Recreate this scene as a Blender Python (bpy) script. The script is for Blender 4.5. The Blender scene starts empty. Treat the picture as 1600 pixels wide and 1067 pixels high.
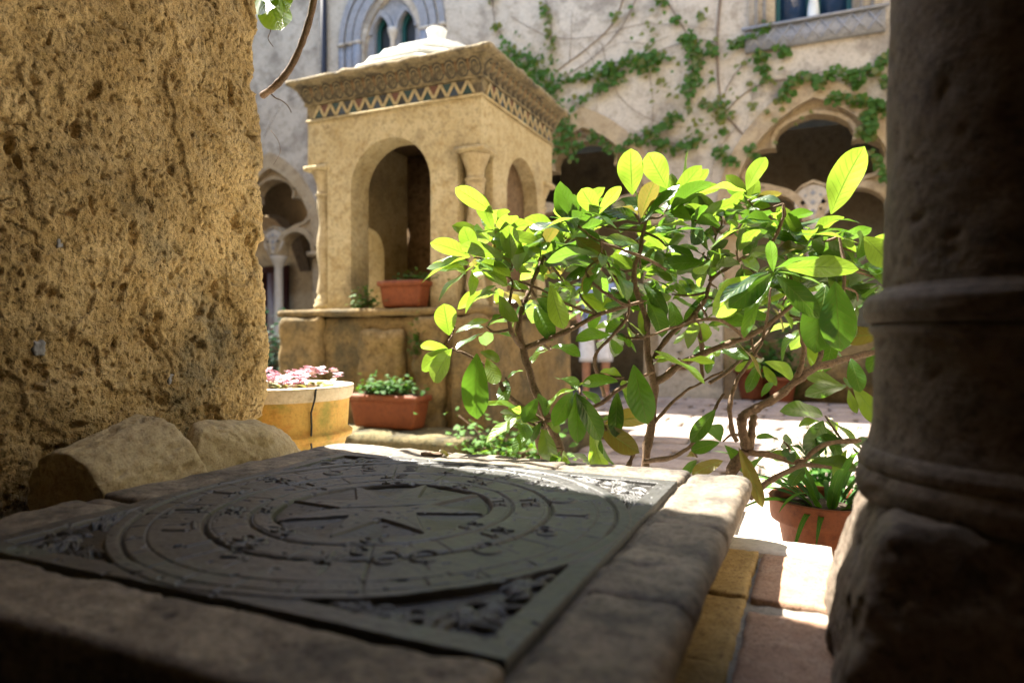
import bpy, bmesh, math, random
import numpy as np
from mathutils import Vector, Matrix
random.seed(7); rng = np.random.default_rng(7)
C = bpy.context.scene.collection
SC = bpy.context.scene
CAMZ = 0.85
TH = math.radians(24.0); CT, ST = math.cos(TH), math.sin(TH)
F = 1067.0; HY = 525.0

# ---------------------------------------------------------------- camera, sky, sun, exposure
cam = bpy.data.cameras.new('camera'); co = bpy.data.objects.new('camera', cam); C.objects.link(co)
co.location = (0, 0, CAMZ); co.rotation_euler = (math.radians(90 - 0.46), 0, TH)
cam.lens = 24.0; cam.sensor_width = 36; cam.clip_start = 0.02; cam.clip_end = 500
cam.dof.use_dof = True; cam.dof.focus_distance = 1.6; cam.dof.aperture_fstop = 2.6; cam.dof.aperture_blades = 8
SC.camera = co
w = bpy.data.worlds.new('World'); SC.world = w; w.use_nodes = True
SUN = Vector((-0.60, 0.165, 1.0)).normalized()
nt = w.node_tree; bg = nt.nodes['Background']
sky = nt.nodes.new('ShaderNodeTexSky'); sky.sky_type = 'NISHITA'; sky.sun_disc = False
sky.sun_elevation = math.asin(SUN.z); sky.sun_rotation = math.atan2(SUN.x, SUN.y)
nt.links.new(sky.outputs[0], bg.inputs[0]); bg.inputs[1].default_value = 0.11
sl = bpy.data.lights.new('sun', 'SUN'); sl.energy = 5.0; sl.angle = math.radians(0.6); sl.color = (1, .93, .82)
so = bpy.data.objects.new('sun', sl); C.objects.link(so); so.rotation_euler = SUN.to_track_quat('Z', 'Y').to_euler()
SC.view_settings.view_transform = 'Standard'; SC.view_settings.look = 'None'
SC.view_settings.exposure = 2.55; SC.view_settings.gamma = 1
SC.cycles.max_bounces = 10; SC.cycles.diffuse_bounces = 6; SC.cycles.transmission_bounces = 6
SC.cycles.use_denoising = True

# ---------------------------------------------------------------- photo measurements -> places
def at(px, py, d):
    x = d * (px - 800) / F; up = -(py - HY) / F * d
    return Vector((x * CT - d * ST, x * ST + d * CT, CAMZ + up))
def onY(px, py, Y):
    r = (px - 800) / F; return at(px, py, Y / (r * ST + CT))
def onX(px, py, X):
    r = (px - 800) / F; return at(px, py, X / (r * CT - ST))

# ---------------------------------------------------------------- noise
def _hash(ix, iy, iz, seed):
    h = (ix * 374761393 + iy * 668265263 + iz * 2147483647 + seed * 1274126177) & 0xffffffff
    h = ((h ^ (h >> 13)) * 1274126177) & 0xffffffff
    h = ((h ^ (h >> 16)) * 2246822519) & 0xffffffff
    return (h ^ (h >> 15))
_G = np.random.default_rng(3).normal(size=(256, 3)); _G /= np.linalg.norm(_G, axis=1)[:, None]
def perlin(P, seed=0):
    P = np.asarray(P, float); i = np.floor(P).astype(np.int64); f = P - i
    u = f * f * f * (f * (f * 6 - 15) + 10); out = 0
    for dx in (0, 1):
        for dy in (0, 1):
            for dz in (0, 1):
                g = _G[_hash(i[:, 0] + dx, i[:, 1] + dy, i[:, 2] + dz, seed) & 255]
                d = f - np.array([dx, dy, dz])
                wt = (u[:, 0] if dx else 1 - u[:, 0]) * (u[:, 1] if dy else 1 - u[:, 1]) * (u[:, 2] if dz else 1 - u[:, 2])
                out = out + wt * (g * d).sum(1)
    return out * 1.6
def fbm(P, octs=4, seed=0, gain=.5):
    o = 0; a = 1
    for k in range(octs):
        o = o + a * perlin(P * 2 ** k, seed + k); a *= gain
    return o
def sstep(a, b, x):
    t = np.clip((x - a) / (b - a), 0, 1); return t * t * (3 - 2 * t)

# ---------------------------------------------------------------- objects
def tag(o, label=None, cat=None, group=None, kind=None):
    if label: o['label'] = label
    if cat: o['category'] = cat
    if group: o['group'] = group
    if kind: o['kind'] = kind
    return o
def thing(name, label, cat, loc=(0, 0, 0), group=None):
    o = bpy.data.objects.new(name, None); C.objects.link(o); o.location = loc; o.empty_display_size = .1
    return tag(o, label, cat, group)
def link(name, me, mat=None, parent=None, mw=None):
    if mat is not None and len(me.materials) == 0: me.materials.append(mat)
    o = bpy.data.objects.new(name, me); C.objects.link(o)
    if mw is not None: o.matrix_world = mw
    if parent is not None:
        o.parent = parent
        pl = parent; M = Matrix.Identity(4)
        chain = []
        while pl is not None: chain.append(pl); pl = pl.parent
        for q in reversed(chain): M = M @ q.matrix_basis
        o.matrix_basis = M.inverted() @ (mw if mw is not None else Matrix.Identity(4))
    return o
def mesh(name, V, Fc, smooth=True):
    me = bpy.data.meshes.new(name); V = np.asarray(V, np.float32).reshape(-1, 3)
    if isinstance(Fc, np.ndarray):
        k = Fc.shape[1]; me.vertices.add(len(V)); me.vertices.foreach_set('co', V.ravel())
        me.loops.add(Fc.size); me.loops.foreach_set('vertex_index', Fc.astype(np.int32).ravel())
        me.polygons.add(len(Fc)); me.polygons.foreach_set('loop_start', np.arange(0, Fc.size, k, dtype=np.int32))
        me.polygons.foreach_set('loop_total', np.full(len(Fc), k, np.int32)); me.update(calc_edges=True)
    else:
        me.from_pydata([tuple(map(float, v)) for v in V], [], Fc); me.update()
    if smooth: me.polygons.foreach_set('use_smooth', np.ones(len(me.polygons), bool))
    return me
def grid_faces(nu, nv, wrapu=False):
    i, j = np.meshgrid(np.arange(nu if wrapu else nu - 1), np.arange(nv - 1), indexing='ij')
    i2 = (i + 1) % nu
    return np.stack([i * nv + j, i2 * nv + j, i2 * nv + j + 1, i * nv + j + 1], -1).reshape(-1, 4)
_bg = {}
def box_grid(nx, ny, nz):
    k = (nx, ny, nz)
    if k in _bg: return _bg[k]
    idx = {}; V = []; Fs = []
    def vid(a, b, c):
        t = (a, b, c)
        if t not in idx:
            idx[t] = len(V); V.append((2 * a / nx - 1, 2 * b / ny - 1, 2 * c / nz - 1))
        return idx[t]
    for a in range(nx):
        for b in range(ny):
            Fs.append((vid(a, b, 0), vid(a, b + 1, 0), vid(a + 1, b + 1, 0), vid(a + 1, b, 0)))
            Fs.append((vid(a, b, nz), vid(a + 1, b, nz), vid(a + 1, b + 1, nz), vid(a, b + 1, nz)))
    for a in range(nx):
        for c in range(nz):
            Fs.append((vid(a, 0, c), vid(a + 1, 0, c), vid(a + 1, 0, c + 1), vid(a, 0, c + 1)))
            Fs.append((vid(a, ny, c), vid(a, ny, c + 1), vid(a + 1, ny, c + 1), vid(a + 1, ny, c)))
    for b in range(ny):
        for c in range(nz):
            Fs.append((vid(0, b, c), vid(0, b, c + 1), vid(0, b + 1, c + 1), vid(0, b + 1, c)))
            Fs.append((vid(nx, b, c), vid(nx, b + 1, c), vid(nx, b + 1, c + 1), vid(nx, b, c + 1)))
    _bg[k] = (np.array(V), np.array(Fs)); return _bg[k]
def rbox(x0, x1, y0, y1, z0, z1, r=.01, cell=.02, amp=0, sc=12, seed=0, octs=3, warp=None, smooth=True, maxn=120):
    c = np.array([(x0 + x1) / 2, (y0 + y1) / 2, (z0 + z1) / 2]); h = np.array([x1 - x0, y1 - y0, z1 - z0]) / 2
    n = [int(min(maxn, max(2, round(2 * q / cell)))) for q in h]
    V, Fs = box_grid(*n); 
    # push the first inner ring close to edge so rounding keeps flat faces
    P = V * h; r = min(r, h.min() * .98); inner = np.clip(P, -(h - r), h - r); d = P - inner; L = np.linalg.norm(d, axis=1)
    P = inner + d * (np.where(L > 1e-9, r / np.maximum(L, 1e-9), 0))[:, None] if r > 0 else P
    P = P + c
    if amp:
        nn = P - (np.clip(P - c, -(h - max(r, .3 * h.min())), h - max(r, .3 * h.min())) + c); ln = np.linalg.norm(nn, axis=1)[:, None]
        P = P + nn / np.maximum(ln, 1e-6) * (fbm(P * sc + seed * 7.3, octs, seed) * amp)[:, None]
    if warp is not None: P = warp(P)
    return P, Fs
def bx(x0, x1, y0, y1, z0, z1, **k):
    return mesh('m', *rbox(x0, x1, y0, y1, z0, z1, **k))
def boxes(lst):
    V = []; Fs = []; n = 0
    for b in lst:
        v, f = box_grid(1, 1, 1); c = np.array([(b[0] + b[1]) / 2, (b[2] + b[3]) / 2, (b[4] + b[5]) / 2]); h = np.array([b[1] - b[0], b[3] - b[2], b[5] - b[4]]) / 2
        V.append(v * h + c); Fs.append(f + n); n += len(v)
    return mesh('m', np.concatenate(V), np.concatenate(Fs), False)
def joinv(parts):
    V = []; Fs = []; n = 0
    for v, f in parts:
        V.append(v); Fs.append(np.asarray(f) + n); n += len(v)
    return np.concatenate(V), np.concatenate(Fs)
def smoothpath(pts, k=6):
    pts = [Vector(p) for p in pts]
    if len(pts) < 3: return pts
    out = []
    for i in range(len(pts) - 1):
        p0 = pts[max(0, i - 1)]; p1 = pts[i]; p2 = pts[i + 1]; p3 = pts[min(len(pts) - 1, i + 2)]
        for j in range(k):
            t = j / k
            out.append(.5 * ((2 * p1) + (p2 - p0) * t + (2 * p0 - 5 * p1 + 4 * p2 - p3) * t * t + (3 * p1 - p0 - 3 * p2 + p3) * t ** 3))
    out.append(pts[-1]); return out
def tube(pts, r0, r1=None, sides=8, k=6, knob=0, seed=0):
    r1 = r0 if r1 is None else r1; P = smoothpath(pts, k); n = len(P); V = []
    up = Vector((.3, .2, 1)).normalized(); rr = random.Random(seed)
    for i, p in enumerate(P):
        t = (P[min(n - 1, i + 1)] - P[max(0, i - 1)]).normalized()
        a = t.cross(up); a = a.normalized() if a.length > 1e-3 else t.orthogonal().normalized(); b = t.cross(a)
        r = (r0 + (r1 - r0) * i / max(1, n - 1)) * (1 + knob * (rr.random() - .35))
        for s in range(sides):
            q = 2 * math.pi * s / sides; V.append(p + (a * math.cos(q) + b * math.sin(q)) * r * (1 + knob * .3 * (rr.random() - .5)))
    Fs = [(i * sides + s, i * sides + (s + 1) % sides, (i + 1) * sides + (s + 1) % sides, (i + 1) * sides + s) for i in range(n - 1) for s in range(sides)]
    V += [P[0], P[-1]]; m = len(V)
    Fs += [(m - 2, (s + 1) % sides, s, s) for s in range(sides)] + [(m - 1, (n - 1) * sides + s, (n - 1) * sides + (s + 1) % sides, (n - 1) * sides + (s + 1) % sides) for s in range(sides)]
    return np.array([tuple(v) for v in V]), np.array(Fs)
def clean(me):
    bm = bmesh.new(); bm.from_mesh(me); bmesh.ops.dissolve_degenerate(bm, dist=1e-7, edges=bm.edges); bm.to_mesh(me); bm.free(); return me
def vmesh(vf, smooth=True):
    V, Fs = vf; L = []
    for f in np.asarray(Fs).tolist():
        g = []
        for q in f:
            if q not in g: g.append(q)
        if len(g) > 2: L.append(g)
    return mesh('m', V, L, smooth)
def lathe(prof, sides=32, c=(0, 0), fn=None, sub=1):
    P = []
    for i in range(len(prof) - 1):
        for j in range(sub):
            t = j / sub; P.append((prof[i][0] * (1 - t) + prof[i + 1][0] * t, prof[i][1] * (1 - t) + prof[i + 1][1] * t))
    P.append(prof[-1]); P = np.array(P); th = np.linspace(0, 2 * np.pi, sides, endpoint=False)
    T, R = np.meshgrid(th, P[:, 0], indexing='ij'); _, Z = np.meshgrid(th, P[:, 1], indexing='ij')
    if fn is not None: R = fn(T, R, Z)
    V = np.stack([c[0] + R * np.cos(T), c[1] + R * np.sin(T), Z], -1).reshape(-1, 3)
    return V, grid_faces(sides, len(P), True)
def poly(outer, holes=(), t=.1, axis='Y', pos=0.0, bevel=0):
    """extruded polygon with holes; outline in (x,z), thickness t behind pos."""
    cu = bpy.data.curves.new('c', 'CURVE'); cu.dimensions = '2D'; cu.fill_mode = 'BOTH'; cu.extrude = t / 2
    for pts in [outer] + list(holes):
        s = cu.splines.new('POLY'); s.points.add(len(pts) - 1); s.use_cyclic_u = True
        for q, p in zip(s.points, pts): q.co = (p[0], p[1], 0, 1)
    o = bpy.data.objects.new('c', cu); me = bpy.data.meshes.new_from_object(o)
    bpy.data.objects.remove(o); bpy.data.curves.remove(cu)
    n = len(me.vertices); V = np.empty(n * 3, np.float32); me.vertices.foreach_get('co', V); V = V.reshape(-1, 3)
    if axis == 'Y': W = np.stack([V[:, 0], pos + t / 2 + V[:, 2], V[:, 1]], -1)
    elif axis == 'X': W = np.stack([pos - t / 2 + V[:, 2], V[:, 0], V[:, 1]], -1)
    else: W = np.stack([V[:, 0], V[:, 1], pos + t / 2 + V[:, 2]], -1)
    me.vertices.foreach_set('co', W.astype(np.float32).ravel()); me.update()
    bm = bmesh.new(); bm.from_mesh(me); bmesh.ops.remove_doubles(bm, verts=bm.verts, dist=1e-5)
    bmesh.ops.recalc_face_normals(bm, faces=bm.faces); bm.to_mesh(me); bm.free()
    me.polygons.foreach_set('use_smooth', np.zeros(len(me.polygons), bool))
    return me
def parch(w, h, z0, n=14, cx=0):
    """pointed arch line from (cx+w,z0) over the apex to (cx-w,z0)"""
    R = (h * h + w * w) / (2 * w); a1 = math.asin(min(1, h / R)); out = []
    for i in range(n + 1):
        a = a1 * i / n; out.append((cx - (R - w) + R * math.cos(a), z0 + R * math.sin(a)))
    return out + [(2 * cx - x, z) for x, z in reversed(out[:-1])]
def rarch(w, z0, n=16, cx=0, s=1.0):
    return [(cx + w * math.cos(math.pi * i / n), z0 + s * w * math.sin(math.pi * i / n)) for i in range(n + 1)]

# ---------------------------------------------------------------- materials
class NT:
    def __init__(s, name):
        s.m = bpy.data.materials.new(name); s.m.use_nodes = True; s.t = s.m.node_tree; s.b = s.t.nodes['Principled BSDF']
        s.out = s.t.nodes['Material Output']
        s.tc = s.t.nodes.new('ShaderNodeTexCoord')
    def n(s, ty, **k):
        q = s.t.nodes.new(ty)
        for a, v in k.items(): setattr(q, a, v)
        return q
    def l(s, a, b): s.t.links.new(a, b)
    def noise(s, sc, det=5, rough=.6, vec=None, dist=0):
        q = s.n('ShaderNodeTexNoise'); q.inputs['Scale'].default_value = sc; q.inputs['Detail'].default_value = det
        q.inputs['Roughness'].default_value = rough; q.inputs['Distortion'].default_value = dist
        s.l(vec or s.tc.outputs['Object'], q.inputs['Vector']); return q.outputs['Fac']
    def voro(s, sc, feature='F1', vec=None):
        q = s.n('ShaderNodeTexVoronoi'); q.feature = feature; q.inputs['Scale'].default_value = sc
        s.l(vec or s.tc.outputs['Object'], q.inputs['Vector']); return q.outputs['Distance']
    def ramp(s, x, a, b, c0=0., c1=1.):
        q = s.n('ShaderNodeMapRange'); q.inputs[1].default_value = a; q.inputs[2].default_value = b
        q.inputs[3].default_value = c0; q.inputs[4].default_value = c1; s.l(x, q.inputs[0]); return q.outputs[0]
    def math(s, op, a, b=None):
        q = s.n('ShaderNodeMath', operation=op)
        for k, v in ((0, a), (1, b)):
            if v is None: continue
            if isinstance(v, (int, float)): q.inputs[k].default_value = v
            else: s.l(v, q.inputs[k])
        return q.outputs[0]
    def mix(s, f, a, b, mode='MIX'):
        q = s.n('ShaderNodeMix', data_type='RGBA'); q.blend_type = mode
        for i, v in ((0, f), (6, a), (7, b)):
            if isinstance(v, (int, float)): q.inputs[i].default_value = v
            elif isinstance(v, tuple): q.inputs[i].default_value = (*v, 1)
            else: s.l(v, q.inputs[i])
        return q.outputs[2]
    def bump(s, h, dist, strength=1., prev=None):
        q = s.n('ShaderNodeBump'); q.inputs['Distance'].default_value = dist; q.inputs['Strength'].default_value = strength
        s.l(h, q.inputs['Height'])
        if prev is not None: s.l(prev, q.inputs['Normal'])
        return q.outputs[0]
def stone(name, c1, c2, c3, s=6., speck=.5, bump=.004, fine=90., rough=.85, stain=None, stain_s=2.5, stain_t=(.5, .62), spec=.3, pit=0., rand=0., fleck=0):
    m = NT(name)
    n1 = m.noise(s, 6, .62); n2 = m.noise(s * 4.3, 5, .7); n3 = m.noise(fine, 4, .7)
    col = m.mix(m.ramp(n1, .38, .62), c1, c2); col = m.mix(m.ramp(n2, .48, .7), col, c3)
    if stain: col = m.mix(m.math('MULTIPLY', m.ramp(m.noise(stain_s, 7, .7), *stain_t), .85), col, stain)
    dark = m.ramp(n3, .30, .52, 1 - speck, 1.0)
    col = m.mix(1.0, col, dark, 'MULTIPLY')
    if fleck:
        mp = m.n('ShaderNodeMapping'); mp.inputs['Scale'].default_value = (1, 1, .42); mp.inputs['Rotation'].default_value = (.35, 0, 0); m.l(m.tc.outputs['Object'], mp.inputs['Vector'])
        fk = m.ramp(m.noise(150, 5, .75, mp.outputs[0], .6), .38, .49, .40, 1.0); col = m.mix(1., col, fk, 'MULTIPLY')
        col = m.mix(1., col, m.ramp(m.noise(2.3, 4, .6), .40, .58, .72, 1.08), 'MULTIPLY')
    if rand:
        oi = m.n('ShaderNodeObjectInfo'); col = m.mix(1.0, col, m.ramp(oi.outputs['Random'], 0, 1, 1 - rand, 1 + rand), 'MULTIPLY')
    m.l(col, m.b.inputs['Base Color']); m.b.inputs['Roughness'].default_value = rough; m.b.inputs['Specular IOR Level'].default_value = spec
    nb = m.bump(n2, bump * 3, .7); nb = m.bump(n3, bump, .9, nb)
    if pit: nb = m.bump(m.ramp(m.noise(fine * .35, 2, .5), .30, .42), pit, 1., nb)
    m.l(nb, m.b.inputs['Normal']); return m.m
M = {}
M['stucco'] = stone('rough_stucco', (.60, .43, .19), (.70, .53, .27), (.48, .32, .125), 9, .6, .003, 330, .9, (.33, .28, .17), 3.2, (.55, .68), pit=.003, fleck=1)
M['slab'] = stone('worn_stone', (.17, .14, .105), (.25, .21, .155), (.10, .08, .06), 12, .5, .0015, 120, .75, (.06, .052, .045), 8, (.48, .62), spec=.4)
M['rubble'] = stone('rubble_stone', (.42, .34, .19), (.50, .41, .25), (.30, .22, .11), 14, .45, .001, 240, .85)
M['column'] = stone('column_stone', (.125, .098, .070), (.165, .13, .098), (.07, .052, .038), 8, .5, .0016, 110, .75, (.09, .06, .04), 5, (.55, .68))
M['mortar'] = stone('mortar', (.30, .28, .24), (.24, .22, .19), (.36, .33, .28), 20, .5, .002, 300, .95)
M['brick_bounce_ochre'] = stone('bounce_ochre_brick', (.32, .215, .075), (.42, .30, .12), (.20, .12, .045), 22, .5, .0008, 260, .8, rand=.12)  # ochre tone stands for bounced light, put into the brick colour
M['brick_pink'] = stone('pink_brick', (.33, .20, .13), (.40, .27, .185), (.22, .125, .08), 22, .5, .0008, 260, .8, rand=.12)
M['kiosk'] = stone('kiosk_plaster', (.47, .385, .215), (.54, .46, .28), (.38, .285, .135), 3.2, .45, .003, 45, .9, (.25, .205, .12), 2.0, (.52, .66))
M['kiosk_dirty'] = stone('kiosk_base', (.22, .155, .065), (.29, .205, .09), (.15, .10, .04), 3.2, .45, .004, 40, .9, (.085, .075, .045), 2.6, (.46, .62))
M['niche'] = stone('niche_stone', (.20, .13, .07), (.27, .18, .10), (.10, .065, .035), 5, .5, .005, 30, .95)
M['cornice'] = stone('cornice_stone', (.25, .205, .115), (.32, .265, .16), (.13, .105, .065), 9, .4, .002, 80, .9, (.07, .06, .045), 8, (.47, .6))
M['facade'] = stone('facade_plaster', (.50, .44, .35), (.58, .52, .42), (.40, .34, .26), 1.3, .3, .006, 22, .95, (.27, .235, .19), 1.4, (.50, .64))
M['facade_trim'] = stone('arch_stone', (.42, .32, .19), (.49, .39, .25), (.31, .225, .13), 2, .3, .004, 30, .9, (.22, .18, .13), 2, (.55, .68))
M['grey_trim'] = stone('grey_window_stone', (.27, .28, .30), (.33, .335, .35), (.22, .22, .23), 3, .25, .003, 40, .85)
M['interior'] = stone('gallery_plaster', (.13, .10, .07), (.17, .13, .09), (.09, .07, .05), 2, .3, .004, 30, .95)  # plaster coloured dark so that the galleries stay in shade
M['paver'] = stone('paving_stone', (.36, .29, .25), (.43, .35, .30), (.28, .22, .19), 5, .35, .002, 60, .85, rand=.18)
M['ground'] = stone('earthy_ground', (.20, .17, .14), (.25, .21, .17), (.14, .12, .10), 4, .4, .004, 60, .95)
M['pale'] = stone('pale_step_stone', (.50, .45, .38), (.56, .51, .44), (.42, .37, .30), 5, .25, .001, 80, .8)
M['mossy'] = stone('mossy_stone', (.15, .125, .06), (.20, .16, .08), (.07, .07, .035), 6, .5, .006, 40, .95, (.05, .045, .03), 5, (.5, .6))
M['dome'] = stone('white_plaster', (.72, .74, .70), (.80, .82, .78), (.60, .62, .58), 6, .15, .001, 60, .8)
M['ledge'] = M['kiosk_dirty']
M['terra'] = stone('terracotta', (.19, .050, .014), (.23, .065, .019), (.13, .033, .010), 7, .25, .0008, 120, .7, (.27, .15, .09), 6, (.60, .74), spec=.4)
M['ochre_pot'] = stone('old_ochre_pot', (.62, .36, .085), (.58, .38, .10), (.52, .26, .06), 6, .25, .001, 120, .75, (.30, .27, .06), 9, (.50, .64))
M['rimstone'] = stone('pale_rim', (.62, .52, .36), (.70, .60, .44), (.5, .4, .26), 12, .2, .001, 120, .8)
M['bark'] = stone('bark', (.16, .105, .065), (.22, .15, .095), (.10, .065, .04), 30, .5, .0015, 200, .85, rand=.1)
M['ivy_stem'] = stone('ivy_stem', (.20, .15, .11), (.25, .19, .14), (.14, .10, .07), 12, .3, .001, 80, .9)
M['soil'] = stone('soil', (.06, .045, .03), (.09, .065, .045), (.03, .022, .015), 30, .5, .004, 120, .95)
def flat(name, c, rough=.6, spec=.4, metal=0):
    m = NT(name); n = m.noise(20, 4)
    m.l(m.mix(1., c, m.ramp(n, .3, .7, .82, 1.12), 'MULTIPLY'), m.b.inputs['Base Color'])
    m.b.inputs['Roughness'].default_value = rough; m.b.inputs['Specular IOR Level'].default_value = spec; m.b.inputs['Metallic'].default_value = metal
    return m.m
M['colonnette'] = stone('colonnette_stone', (.44, .36, .21), (.52, .44, .28), (.34, .26, .13), 9, .35, .002, 80, .8, (.24, .19, .11), 5, (.55, .7))
M['marble'] = stone('pale_marble', (.55, .50, .42), (.62, .58, .50), (.46, .40, .32), 8, .15, .001, 80, .6)
M['teal'] = flat('teal_painted_wood', (.01, .075, .07), .5)
M['door'] = flat('dark_red_door', (.085, .03, .03), .5)
M['lead'] = flat('dark_pipe', (.018, .018, .026), .5)
M['tile_teal'] = flat('teal_tile', (.02, .05, .05), .35); M['tile_red'] = flat('red_tile', (.12, .05, .03), .5); M['tile_blue'] = flat('blue_tile', (.04, .06, .09), .35)
M['tile_black'] = flat('black_tile', (.03, .03, .028), .4)
M['shirt'] = flat('blue_shirt', (.28, .36, .58), .9); M['shorts'] = flat('white_shorts', (.72, .75, .82), .9); M['skin'] = flat('skin', (.42, .22, .14), .55)
M['hair'] = flat('hair', (.04, .025, .015), .6); M['shoe'] = flat('shoe', (.5, .5, .5), .7)
M['pink'] = flat('pink_petal', (.88, .60, .68), .6); M['red'] = flat('red_petal', (.75, .02, .015), .5); M['cream'] = flat('cream_petal', (.85, .82, .45), .6)
g = NT('window_glass'); g.b.inputs['Base Color'].default_value = (.02, .05, .12, 1); g.b.inputs['Roughness'].default_value = .05; g.b.inputs['Specular IOR Level'].default_value = 1; M['glass'] = g.m
g = NT('black_void'); g.b.inputs['Base Color'].default_value = (.01, .012, .012, 1); M['dark'] = g.m

def plate_mat():
    m = NT('weathered_bronze'); n1 = m.noise(9, 6, .65); n2 = m.noise(60, 5, .7); n3 = m.noise(420, 3, .7)
    col = m.mix(m.ramp(n1, .4, .6), (.044, .045, .043), (.062, .061, .058)); col = m.mix(m.ramp(n2, .5, .72), col, (.030, .028, .023))
    g = m.math('MULTIPLY', m.ramp(m.noise(6, 5, .6), .58, .70), .5); col = m.mix(g, col, (.095, .135, .11))
    z = m.n('ShaderNodeSeparateXYZ'); m.l(m.tc.outputs['Object'], z.inputs[0])
    low = m.ramp(z.outputs[2], .5862, .5922, 1, 0)          # darker in the recesses of the relief
    col = m.mix(m.math('MULTIPLY', low, .9), col, (.014, .011, .007))
    m.l(col, m.b.inputs['Base Color']); m.b.inputs['Roughness'].default_value = .5; m.b.inputs['Specular IOR Level'].default_value = .55
    m.l(m.bump(n3, .0005, .8, m.bump(n2, .0012, .6)), m.b.inputs['Normal']); return m.m
M['plate'] = plate_mat()

def leaf_mat(name, top, under, trans, tw=.5, rough=.32, vein=(.30, .42, .10), spec=.55):
    m = NT(name); uv = m.n('ShaderNodeSeparateXYZ'); m.l(m.tc.outputs['UV'], uv.inputs[0])
    u = m.math('ABSOLUTE', m.math('SUBTRACT', uv.outputs[0], .5)); v = uv.outputs[1]
    mid = m.ramp(u, .012, .035, 1, 0)
    s = m.math('FRACT', m.math('MULTIPLY', m.math('SUBTRACT', v, m.math('MULTIPLY', u, .42)), 9.0))
    side = m.math('MULTIPLY', m.ramp(m.math('ABSOLUTE', m.math('SUBTRACT', s, .5)), .05, .10, 1, 0), m.ramp(u, .30, .46, .6, 0))
    ve = m.math('MAXIMUM', mid, side)
    geo = m.n('ShaderNodeNewGeometry'); oi = m.n('ShaderNodeObjectInfo')
    n = m.noise(25, 4); varr = m.ramp(oi.outputs['Random'], 0, 1, .65, 1.25)
    base = m.mix(geo.outputs['Backfacing'], top, under)
    base = m.mix(1., base, varr, 'MULTIPLY'); base = m.mix(1., base, m.ramp(n, .3, .7, .75, 1.15), 'MULTIPLY')
    base = m.mix(m.math('MULTIPLY', m.ramp(m.noise(140, 3, .6), .62, .68), .7), base, (.10, .07, .02))
    base = m.mix(m.math('MULTIPLY', ve, .45), base, vein)
    m.l(base, m.b.inputs['Base Color']); m.b.inputs['Roughness'].default_value = rough; m.b.inputs['Specular IOR Level'].default_value = spec
    hgt = m.math('SUBTRACT', m.math('ABSOLUTE', m.math('SUBTRACT', s, .5)), m.math('MULTIPLY', mid, .5))
    m.l(m.bump(hgt, .0012, .8), m.b.inputs['Normal'])
    tr = m.n('ShaderNodeBsdfTranslucent'); tc = m.mix(1., trans, varr, 'MULTIPLY'); tc = m.mix(m.math('MULTIPLY', ve, .75), tc, (.05, .11, .008))
    m.l(tc, tr.inputs[0]); mx = m.n('ShaderNodeMixShader'); mx.inputs[0].default_value = tw
    m.l(m.b.outputs[0], mx.inputs[1]); m.l(tr.outputs[0], mx.inputs[2]); m.l(mx.outputs[0], m.out.inputs[0]); return m.m
M['leaf'] = leaf_mat('glossy_leaf', (.03, .095, .022), (.12, .18, .055), (.12, .26, .018), .45, .30, spec=.75)
M['leaf_young'] = leaf_mat('young_leaf', (.07, .165, .03), (.17, .25, .07), (.25, .40, .03), .52, spec=.7)
M['leaf_old'] = leaf_mat('old_leaf', (.13, .11, .03), (.17, .13, .05), (.28, .24, .04), .4)
M['ivyleaf'] = leaf_mat('ivy_leaf', (.05, .13, .02), (.07, .14, .02), (.18, .34, .02), .3, .6, spec=.2)
M['ivyyellow'] = leaf_mat('yellowing_ivy_leaf', (.14, .16, .03), (.16, .16, .05), (.4, .4, .06), .4, .5)
M['fern'] = leaf_mat('small_leaf', (.03, .12, .015), (.04, .12, .02), (.12, .28, .02), .3, .6, spec=.2)
M['bluegreen'] = leaf_mat('blue_green_leaf', (.015, .05, .045), (.02, .06, .05), (.04, .10, .05), .2, .7, spec=.15)
M['succulent'] = leaf_mat('succulent_leaf', (.24, .24, .08), (.24, .22, .08), (.4, .38, .1), .25, .5)
def struct(name, me, mat, parent=None):
    o = link(name, me, M[mat], parent)
    if parent is None: o['kind'] = 'structure'
    return o
BY = 9.5                                   # front plane of the wing across the court
# ---------------------------------------------------------------- ground, court paving, terrace
struct('ground', boxes([(-60, 60, -60, 60, -.3, -.012)]), 'ground')
court = struct('courtyard_paving', boxes([(-10.6, 4.2, 2.67, 9.5, -.011, 0.0)]), 'mortar')
pm = []
for k in range(6):
    rr = random.Random(k)
    def wp(P, rr=rr, k=k):
        P[:, 0] += .03 * perlin(P * np.array([3, 3, 0]) + k * 9, k); P[:, 1] += .03 * perlin(P * np.array([3, 3, 0]) + k * 5 + 40, k); return P
    pm.append(bx(-.205, .205, -.155, .155, 0, .03, r=.012, cell=.08, amp=.004, sc=9, seed=k, warp=wp))
for m_ in pm: m_.materials.append(M['paver'])
cnt = 0; yy = 2.84; row = 0
while yy < 9.3:
    xx = -2.4 + (row % 2) * .2
    while xx < 2.9:
        inside = (-2.0 > xx and 3.6 < yy < 6.3)
        r_ = ((xx * CT + yy * ST) / (-xx * ST + yy * CT))
        if not inside and .0 < r_ < .56 and cnt < 295:
            link('paver', pm[(cnt * 7) % 6], None, court, Matrix.Translation((xx, yy, random.uniform(-.006, .003))) @ Matrix.Rotation(random.uniform(-.03, .03) + (math.pi if cnt % 2 else 0), 4, 'Z') @ Matrix.Diagonal((random.uniform(.93, 1.02), random.uniform(.95, 1.02), 1, 1)))
            cnt += 1
        xx += .425
    yy += .33; row += 1
terr = struct('terrace_ledge', boxes([(-4.5, 4.0, 1.352, 2.64, -.01, .205)]), 'ground')
ts = [bx(-.29, .29, -.21, .21, -.02, .025, r=.012, cell=.1, amp=.003, sc=8, seed=k + 20) for k in range(4)]
for m_ in ts: m_.materials.append(M['pale'])
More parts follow.
